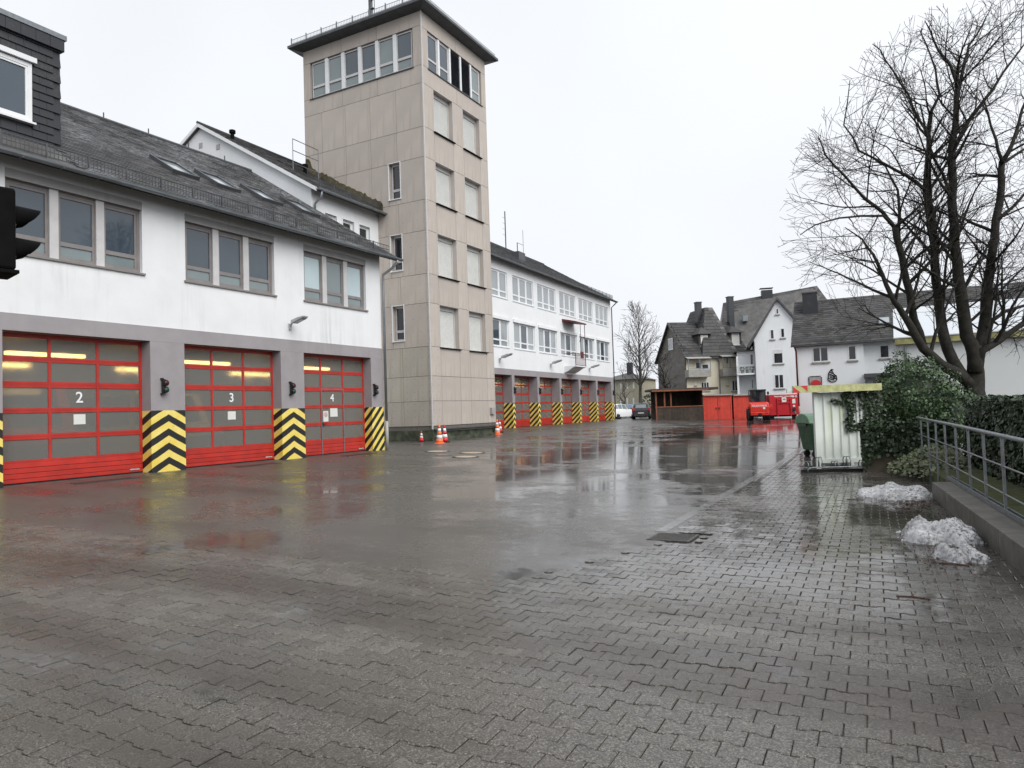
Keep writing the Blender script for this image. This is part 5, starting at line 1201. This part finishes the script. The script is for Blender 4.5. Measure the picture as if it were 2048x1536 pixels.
while x<10.4: MB().box(x-.027,x+.027,-.325,-.297,.25 if x<6 else -.1,1.15+.008*x).build('post','galvanised',tr); x+=1.06
m=MB(); m.box(-4,6.4,-.30,-.285,.272,.33).box(-4,6.4,-.36,-.345,.272,.33); m.build('base_channel','galvanised',tr)
# planted bed behind the wall
mb=MB()
P=[wl(-6,-.33),wl(12,-.33),wl(12,-9),wl(-6,-9)]
o=MB().add([(p.x,p.y,-.2 if i<2 else -.1) for i,p in enumerate(P)]+[(p.x,p.y,-.6) for p in P],[(0,3,2,1)[::-1],(0,1,5,4),(1,2,6,5),(2,3,7,6),(3,0,4,7)]).build('planting_bed','moss_ground'); o['kind']='structure'
# brown wall under the ivy
o_=ground_at(1727,944); o2=ground_at(1806,944); ang=math.atan2(o2.y-o_.y,o2.x-o_.x)
tb=MB().box(0,(o2-o_).length+.5,0,.25,-.1,.95).build('garden_wall','brown_wall'); tb.location=o_; tb.rotation_euler=(0,0,ang); tag(tb,'low brown rendered wall overgrown with ivy beside the shelter','wall')
# ---------------------------------------------------------------- ivy
IVY=[(0,-.5),(.22,-.42),(.5,-.1),(.26,.12),(.12,.5),(-.1,.18),(-.5,.1),(-.3,-.3)]
def leaves(mb,pts,size,r):
    for p,nrm in pts:
        nrm=(Vector(nrm)+Vector((r.gauss(0,.5),r.gauss(0,.5),r.gauss(0,.4)))).normalized(); a=nrm.orthogonal().normalized(); a=Matrix.Rotation(r.uniform(0,6.28),3,nrm)@a; b=nrm.cross(a); s=size*r.uniform(.6,1.3); p=Vector(p)
        L_=IVY; n=len(mb.v)
        for u,v in L_: mb.v.append(tuple(p+a*u*s+b*v*s+nrm*(.12*s*(abs(u)))))
        mb.f.append(tuple(range(n,n+len(L_))))
def blob_points(c,rad,n,r,lump=.25,bottom=-1.):
    out=[]
    while len(out)<n:
        d=Vector((r.gauss(0,1),r.gauss(0,1),r.gauss(0,1))).normalized()
        if d.z<bottom: continue
        k=1+lump*mnoise.noise(d*2.2+Vector(c))+.12*mnoise.noise(d*6+Vector(c))-abs(r.gauss(0,.10))
        out.append((Vector(c)+Vector((d.x*rad[0],d.y*rad[1],d.z*rad[2]))*k,d))
    return out
r=random.Random(21)
def core(mb,c,rad,k=.68,n=10):
    vs=[];m=8
    for i in range(n+1):
        for j in range(m*2):
            a,b=PI*i/n,PI*j/m; d=Vector((math.sin(a)*math.cos(b),math.sin(a)*math.sin(b),math.cos(a))); q=k*(1+.25*mnoise.noise(d*2.2+Vector(c)))
            vs.append((c[0]+d.x*rad[0]*q,c[1]+d.y*rad[1]*q,c[2]+d.z*rad[2]*q))
    fs=[(i*2*m+j,(i+1)*2*m+j,(i+1)*2*m+(j+1)%(2*m),i*2*m+(j+1)%(2*m)) for i in range(n) for j in range(2*m)]
    mb.add(vs,fs)
bc=CAM+ray(1830,803)*19.3
t=thing('ivy_bush','tall rounded ivy bush between the shelter and the big tree','bush',(bc.x,bc.y,-.2)); off=Vector((bc.x,bc.y,-.2))
m=MB(); P=blob_points((bc.x,bc.y,1.05),(1.12,1.0,1.36),10500,r,.3,-.9)+blob_points((bc.x+.75,bc.y-.1,.7),(.8,.8,1.0),3800,r,.3)+blob_points((bc.x-.75,bc.y-.1,.6),(.6,.7,1.25),3000,r,.3)
leaves(m,P,.064,r); m.v=[tuple(Vector(v)-off) for v in m.v]; m.build('foliage','ivy_bright',t,kind='stuff')
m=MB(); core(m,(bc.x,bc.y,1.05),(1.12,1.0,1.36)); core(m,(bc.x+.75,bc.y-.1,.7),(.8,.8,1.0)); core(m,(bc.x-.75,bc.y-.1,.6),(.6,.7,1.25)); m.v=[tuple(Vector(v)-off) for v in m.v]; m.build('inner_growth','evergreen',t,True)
m=MB()
for k in range(26):
    a=r.uniform(0,6.28); p=Vector((1.1*math.cos(a)*r.uniform(.2,1),.9*math.sin(a),r.uniform(1.6,2.4))); q=p+Vector((r.gauss(-.1,.25),r.gauss(0,.2),r.uniform(.15,.5))); m.tube([p,(p+q)/2+Vector((.04,0,0)),q],[.008,.006,.003],4)
m.build('stem','twig',t)
# ivy hedge behind the railing
hp=wl(3.,-1.6); t=thing('ivy_hedge','dark ivy hedge growing behind the steel railing','hedge',(hp.x,hp.y,-.2)); off=Vector((hp.x,hp.y,-.2)); m=MB(); mc=MB(); P=[]
TOP=1.20
def hp_(u,d,z):
    k=.10*mnoise.noise(Vector((u*1.3,z*1.6,d)))+.05*mnoise.noise(Vector((u*4,z*4,d+3))); return k
for k in range(21000):
    u=r.uniform(-4.5,10.2); f=r.random()
    if f<.62: z=r.uniform(-.2,TOP); d=-1.15+hp_(u,0,z)+abs(r.gauss(0,.05))*-1; p_=wl(u,d); P.append((Vector((p_.x,p_.y,z)),-wn+Vector((0,0,.35))))
    else: d=r.uniform(-2.6,-1.1); z=TOP+hp_(u,d,0)*1.2-abs(r.gauss(0,.04)); p_=wl(u,d); P.append((Vector((p_.x,p_.y,z)),(0,0,1)))
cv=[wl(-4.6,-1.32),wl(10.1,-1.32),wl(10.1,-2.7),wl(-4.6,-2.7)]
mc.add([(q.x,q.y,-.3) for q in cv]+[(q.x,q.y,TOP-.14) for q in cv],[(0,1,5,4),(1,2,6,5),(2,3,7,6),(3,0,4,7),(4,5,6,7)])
leaves(m,P,.075,r)
for q in (m,mc): q.v=[tuple(Vector(v)-off) for v in q.v]
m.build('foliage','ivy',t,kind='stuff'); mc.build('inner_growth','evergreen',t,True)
m=MB(); 
for k in range(12): x=-3.5+k*1.1; p=wl(x,-1.8); m.tube([(p.x-off.x,p.y-off.y,0),(p.x-off.x+.05,p.y-off.y,.6),(p.x-off.x-.1,p.y-off.y+.1,1.1)],[.03,.025,.01],5)
m.build('stem','bark',t)
# ivy over the garden wall and shelter
e_=Vector((math.cos(ang),math.sin(ang),0)); gN=Vector((-e_.y,e_.x,0)); Wp=Vector(o_)
t=thing('wall_ivy','ivy hanging over the brown garden wall','ivy',o_); m=MB(); P=[]
for k in range(3600):
    u=r.uniform(-.02,1.9); v=1-abs(r.gauss(0,.45)); z=v*1.05
    lim=.34+.34*mnoise.noise(Vector((u*3.3,1.7,0)))+.2*math.sin(u*3) if .15<u<1.0 else .05
    if z<lim-r.uniform(0,.15): continue
    P.append((e_*u+gN*(-.04-abs(r.gauss(0,.06)))+Vector((0,0,z)),-gN))
for k in range(2600): P.append((e_*r.uniform(-.05,1.9)+gN*r.gauss(.1,.16)+Vector((0,0,.95+abs(r.gauss(0,.10)))),(0,0,1)))
leaves(m,P,.08,r); m.build('foliage','ivy',t,kind='stuff')
t=thing('climbing_ivy','ivy strands climbing the ribbed shelter wall','ivy',FB2.o,FB2.rz); m=MB(); P=[]; st=MB()
x1=FB2.at(1727,880)[0]
def strand(pts,n,wd_):
    for i in range(n):
        k=r.uniform(0,len(pts)-1.001); a,b=pts[int(k)],pts[int(k)+1]; f=k-int(k); P.append((Vector((a[0]+(b[0]-a[0])*f+r.gauss(0,wd_),-.05-abs(r.gauss(0,.03)),a[1]+(b[1]-a[1])*f+r.gauss(0,.03))),(0,-1,0)))
    st.tube([(a,-.035,b) for a,b in pts],.006,4)
def sp(px,py): x,z=FB2.at(px,py); return (x,z)
strand([sp(1690,785),sp(1698,800),sp(1699,820),sp(1697,840),sp(1700,862)],420,.05)
strand([sp(1682,788),sp(1688,800),sp(1697,815)],70,.02); strand([sp(1660,801),sp(1672,803),sp(1690,810)],45,.012)
strand([sp(1718,782),sp(1730,800),sp(1735,820),sp(1738,850)],520,.085); strand([sp(1700,858),sp(1715,852),sp(1735,850)],160,.03); strand([sp(1745,782),sp(1750,820),sp(1745,860)],420,.10)
leaves(m,P,.07,r); m.build('foliage','ivy',t,kind='stuff'); st.build('stem','twig',t)
# pale ground ivy before the wall
c=ground_at(1862,958); t=thing('ground_ivy','pale green ground ivy spilling over the end of the low wall','ivy',(c.x,c.y,c.z)); m=MB(); P=[]
for k in range(2600):
    u,v=r.gauss(0,1),r.gauss(0,1)
    if u*u+v*v>5: continue
    x,y=-.0+.42*u,.9+.9*v; h=.62*math.exp(-(u*u+v*v)*.28)*r.uniform(.3,1)+.05; P.append((Vector((x+.1,y,h)),(r.gauss(0,.3),-.5,.8)))
leaves(m,P,.075,r); m.build('foliage','ivy_pale',t,kind='stuff'); MB().tube([(-.4,.2,.02),(.1,.7,.2),(.5,1.4,.1)],.012,5).build('stem','twig',t)
# ================================================================ snow heaps
def snow(cpx,rad,h,label,seed):
    c=ground_at(*cpx); n=56; mb=MB(); sd=Vector((seed*3.1,seed*1.7,0))
    for j in range(n+1):
        for i in range(n+1):
            u,v=2*i/n-1,2*j/n-1; d=math.hypot(u,v); ang_=math.atan2(v,u)
            edge=.78+.24*mnoise.noise(Vector((math.cos(ang_)*1.6,math.sin(ang_)*1.6,0))+sd)+.08*mnoise.noise(Vector((math.cos(ang_)*6,math.sin(ang_)*6,0))+sd)
            q=max(0,1-(d/edge)**2.2)
            z=h*(q**.6)*(.72+.55*mnoise.noise(Vector((u*2,v*2,0))+sd)) + (.028*mnoise.noise(Vector((u*6,v*6,1))+sd)+.016*mnoise.noise(Vector((u*17,v*17,2))+sd)+.016*mnoise.noise(Vector((u*36,v*36,2))+sd))*min(1,q*6)*h/.25
            mb.v.append((u*rad[0],v*rad[1],z if q>0 else -.03))
    mb.f=[(j*(n+1)+i,j*(n+1)+i+1,(j+1)*(n+1)+i+1,(j+1)*(n+1)+i) for j in range(n) for i in range(n)]
    rs=random.Random(seed)
    for k in range(60):
        a_=rs.uniform(0,6.28); d_=rs.uniform(.62,.95); c_=Vector((rad[0]*d_*math.cos(a_),rad[1]*d_*math.sin(a_),.0)); s_=rs.uniform(.008,.028)
        b_=len(mb.v); mb.v+=[tuple(c_+Vector(q)*s_*rs.uniform(.7,1.2)) for q in ((1,0,.2),(0,1,.3),(-1,0,.2),(0,-1,.3),(.1,.1,1),(0,0,-.5))]; mb.f+=[(b_+i,b_+(i+1)%4,b_+4) for i in range(4)]
    o=mb.build('snow_heap','snow',None,True); o.location=(c.x,c.y,c.z); o.rotation_euler=(0,0,.42); tag(o,label,'snow','dirty melting snow heaps')
snow((1793,993),(.74,.72),.25,'farthest dirty snow heap, widest and flattest, near the shelter',1)
snow((1880,1078),(.50,.62),.27,'largest bright snow heap in the middle beside the low wall',2)
snow((1922,1118),(.28,.36),.17,'smallest grey snow heap nearest to the camera',5)
# litter of leaves and twigs
mb=MB(); rr=random.Random(8)
for k in range(900):
    if k<420: px,py=rr.gauss(1830,30),rr.gauss(1008,6)
    elif k<650: px,py=rr.gauss(1900,50),rr.gauss(1105,25)
    else: px,py=rr.uniform(1500,2040),rr.uniform(950,1300)
    p=ground_at(px,max(960,py)); a=rr.uniform(0,6.28); s=rr.uniform(.01,.035)*(1 if k<650 else .6); z=p.z+.008+rr.uniform(0,.012)
    mb.add([(p.x+s*math.cos(a),p.y+s*math.sin(a),z),(p.x-s*.5*math.sin(a),p.y+s*.5*math.cos(a),z+rr.uniform(0,.01)),(p.x-s*math.cos(a),p.y-s*math.sin(a),z),(p.x+s*.5*math.sin(a),p.y-s*.5*math.cos(a),z+rr.uniform(0,.01))],[(0,1,2,3)])
for px,py in ((1825,1197),(1710,1000),(1905,1130)):
    p=ground_at(px,py); mb.tube([(p.x-.12,p.y,p.z+.012),(p.x,p.y+.015,p.z+.014),(p.x+.13,p.y-.02,p.z+.012)],.006,5)
o=mb.build('leaf_litter','leaf_litter'); o['kind']='stuff'; tag(o,'brown leaves and twigs scattered by the low wall','leaf litter')
# ================================================================ bare trees
class Tree:
    def __init__(s,seed): s.r=random.Random(seed); s.big=MB(); s.small=MB(); s.count=0
    def grow(s,p,d,L,rad,lev,inside,spec):
        r=s.r; n=max(3,int(L/spec['seg'][min(lev,3)])); pts=[p.copy()]; dd=d.normalized(); st=L/n
        for i in range(n):
            dd=(dd+Vector((r.gauss(0,1),r.gauss(0,1),r.gauss(0,1)))*spec['wig'][min(lev,3)]+Vector((0,0,spec['trop'][min(lev,3)]))).normalized()
            q=pts[-1]+dd*st
            if not inside(q): break
            pts.append(q)
        if len(pts)<2: return
        rads=[max(spec['rmin'],rad*(1-.82*i/(len(pts)-1))) for i in range(len(pts))]
        (s.big if rad>.02 else s.small).tube(pts,rads,6 if rad>.04 else (4 if rad>.014 else 3),False); s.count+=1
        if lev<spec['levels']: s.kids(pts,rads,lev,inside,spec)
    def kids(s,pts,rads,lev,inside,spec,start=.15,bias=None):
        r=s.r; L=sum((b-a).length for a,b in zip(pts,pts[1:])); n=int(L*spec['dens'][min(lev,3)]*r.uniform(.85,1.15))
        for k in range(n):
            f=start+(1-start)*(k+r.random())/max(1,n); x=f*(len(pts)-1); i=min(int(x),len(pts)-2); p=pts[i].lerp(pts[i+1],x-i); t=(pts[i+1]-pts[i]).normalized(); ra=rads[i]
            o=t.orthogonal().normalized(); o=Matrix.Rotation(r.uniform(0,6.283),3,t)@o
            if bias is not None: o=(o+bias*.8).normalized()
            a=spec['ang'][min(lev,3)]*r.uniform(.7,1.25); d=t*math.cos(a)+o*math.sin(a)
            ln=spec['len'][min(lev,3)]*r.uniform(.5,1.25)*(1.1-.55*f)
            s.grow(p,d,ln,min(ra*.6,spec['rad'][min(lev,3)]*r.uniform(.7,1.2)),lev+1,inside,spec)
def tp(px,py,dp): return CAM+ray(px,py)*dp
def big_tree():
    D=20.; TR=Tree(11); base=tp(1950,830,D); base.z=-.35
    t=thing('bare_tree','big bare tree with several mossy stems behind the hedge','tree',base)
    cen=tp(1975,400,D); cen.z=6.3
    def inside(q):
        v=q-cen; la=v.dot(CR); dp=v.dot(CF)
        zz=(v.z)/(5.9 if v.z>0 else 4.6); return (la/5.6)**2+(dp/5.2)**2+zz*zz<1 and q.z>1.6
    S=dict(seg=[.5,.28,.2,.14],wig=[.08,.09,.10,.12],trop=[.05,.022,.012,.01],rmin=.0052,levels=3,dens=[2.3,3.3,4.2,0],ang=[.95,.72,.7,.7],len=[3.4,1.6,.62,.3],rad=[.05,.019,.011,.008])
    stems=[ # (pixel path, radius start, end, depth shift)
     ([(1950,830),(1950,780),(1950,742),(1952,715),(1953,690)],0.310,0.126,0,0),
     ([(1944,770),(1912,745),(1880,728),(1848,697),(1830,668),(1815,640),(1797,615),(1782,591),(1764,549),(1748,510),(1722,478),(1690,455)],0.163,0.012,-.3,1),
     ([(1846,692),(1828,640),(1818,585),(1808,540),(1798,492),(1790,454)],0.112,0.081,-.3,1),
     ([(1790,456),(1766,425),(1730,398),(1690,352),(1650,310),(1636,272)],0.060,0.013,-.5,1),
     ([(1790,456),(1765,432),(1720,432),(1680,436),(1630,450),(1600,470)],0.043,0.011,-.8,1),
     ([(1797,480),(1800,430),(1795,380),(1770,330),(1740,300)],0.052,0.013,.4,1),
     ([(1932,760),(1905,722),(1887,675),(1880,630),(1877,585),(1871,540),(1867,475),(1860,422),(1850,380),(1855,316),(1857,267),(1862,225)],0.163,0.054,.4,1),
     ([(1858,270),(1840,240),(1815,190),(1785,140),(1760,100),(1745,88)],0.043,0.011,.3,1),
     ([(1862,225),(1880,190),(1870,140),(1850,80),(1840,62)],0.043,0.011,.6,1),
     ([(1850,380),(1815,350),(1770,330),(1720,300),(1690,250),(1700,160)],0.052,0.011,0,1),
     ([(1950,745),(1948,705),(1934,672),(1926,615),(1917,555),(1913,492),(1906,404),(1904,334),(1906,281),(1913,225),(1916,169)],0.198,0.063,0,1),
     ([(1916,172),(1900,130),(1878,100),(1858,60),(1850,42)],0.052,0.011,0,1),
     ([(1914,200),(1930,120),(1938,91),(1965,50),(1980,20)],0.052,0.011,.2,1),
     ([(1906,300),(1940,240),(1985,180),(2030,110),(2060,70)],0.060,0.013,-.6,1),
     ([(1906,404),(1885,350),(1862,310),(1840,210),(1800,180)],0.052,0.011,-.7,1),
     ([(1952,742),(1958,702),(1967,660),(1973,600),(1980,540),(1983,520),(1994,440),(2001,369),(2004,323)],0.172,0.081,.2,1),
     ([(2004,325),(1990,280),(1975,225),(1960,180)],0.052,0.013,.3,1),
     ([(2004,325),(2025,288),(2046,218),(2075,140)],0.069,0.018,.1,1),
     ([(1955,735),(1966,702),(2000,680),(2048,645),(2110,590),(2170,500)],0.120,0.036,-.2,1),
     ([(1970,655),(1985,640),(2012,622),(2060,608),(2130,560)],0.069,0.027,.4,1),
     ([(1913,480),(1930,430),(1950,380),(1985,330)],0.043,0.011,-.4,1),
     ([(1994,440),(2030,410),(2080,350),(2130,280)],0.052,0.013,.5,1),
    ]
    for path,r0,r1,ds,kid in stems:
        n=len(path); raw=[tp(x,y,D+ds*min(1,i/3)+TR.r.gauss(0,.05)) for i,(x,y) in enumerate(path)]
        pts=[]
        for a,b in zip(raw,raw[1:]):
            for f in (0,.5): pts.append(a.lerp(b,f)+Vector((TR.r.gauss(0,.015),TR.r.gauss(0,.015),0)))
        pts.append(raw[-1]); rads=[r0+(r1-r0)*i/(len(pts)-1) for i in range(len(pts))]
        TR.big.tube(pts,rads,10)
        if kid:
            TR.kids(pts,rads,0,inside,S,.22 if n>5 else .05,bias=None)
    for q in (TR.big,TR.small): q.v=[(x-base.x,y-base.y,z-base.z) for x,y,z in q.v]
    TR.big.build('trunk','bark',t,True); TR.small.build('crown','twig',t)
    print('big tree',TR.count,len(TR.big.f),len(TR.small.f))
big_tree()
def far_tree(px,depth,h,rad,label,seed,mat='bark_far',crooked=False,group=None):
    b=tp(px,805,depth); b.z=zt(b.x,b.y); TR=Tree(seed); t=thing('bare_tree',label,'tree',b)
    cz=h*.58
    def inside(q): return (q.x/rad)**2+(q.y/rad)**2+((q.z-cz)/(h*.46))**2<1 or q.z<h*.3
    S=dict(seg=[.6,.4,.3,.25],wig=[.06,.1,.13,.15] if not crooked else [.2,.25,.25,.25],trop=[.07,.05,.03,.02],rmin=.014,levels=3,dens=[3.2,2.6,2.4,0],ang=[.7,.6,.6,.6],len=[h*.36,h*.15,h*.07,.5],rad=[.07,.032,.02,.015])
    pts=[Vector((0,0,-.2))]; 
    for k in range(10): pts.append(pts[-1]+Vector((TR.r.gauss(0,.05 if not crooked else .25),TR.r.gauss(0,.05),h*.93/10)))
    rads=[.2*(1-.93*i/10)*h/11 for i in range(11)]
    TR.big.tube(pts,rads,8); TR.kids(pts,rads,0,inside,S,.24)
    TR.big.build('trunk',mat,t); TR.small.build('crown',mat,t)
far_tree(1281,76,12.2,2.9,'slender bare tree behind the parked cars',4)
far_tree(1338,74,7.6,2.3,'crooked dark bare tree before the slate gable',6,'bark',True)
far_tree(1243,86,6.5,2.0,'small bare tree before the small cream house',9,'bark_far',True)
c=tp(1305,800,80); c.z=.1; t=thing('evergreen_shrub','dark evergreen shrub left of the wooden shelter','shrub',c); m=MB()
leaves(m,blob_points((0,0,1.2),(1.3,1.0,1.6),1100,r,.3)+blob_points((1.0,0,.8),(1.0,.8,1.0),500,r,.3),.17,r); m.build('foliage','evergreen',t,kind='stuff'); MB().tube([(0,0,-.2),(0,0,1.6)],.06,6).build('stem','bark',t)
# moss and flashing where the main roof meets the tower
m=MB(); rr=random.Random(3); n=46; vs=[]
for i in range(n+1):
    f=i/n; y=2.55+f*5.0; z=11.42+(y-2.55)*.575; hgt=.12+.18*abs(mnoise.noise(Vector((i*.35,0,0))))+.1*rr.random()+(.35 if i>n-4 else 0)
    vs+=[(-.012,y,z-.15),(-.012,y,z+hgt),(-.05,y,z-.15)]
fs=[]
for i in range(n): q=i*3; fs+=[(q,q+3,q+4,q+1),(q+2,q+1,q+4,q+5)]
m.add(vs,fs); simple('moss_dark',(.075,.065,.035),.95,var=.4,scale=4,bump=.6,bscale=20); m.build('moss_edge','moss_dark',T)
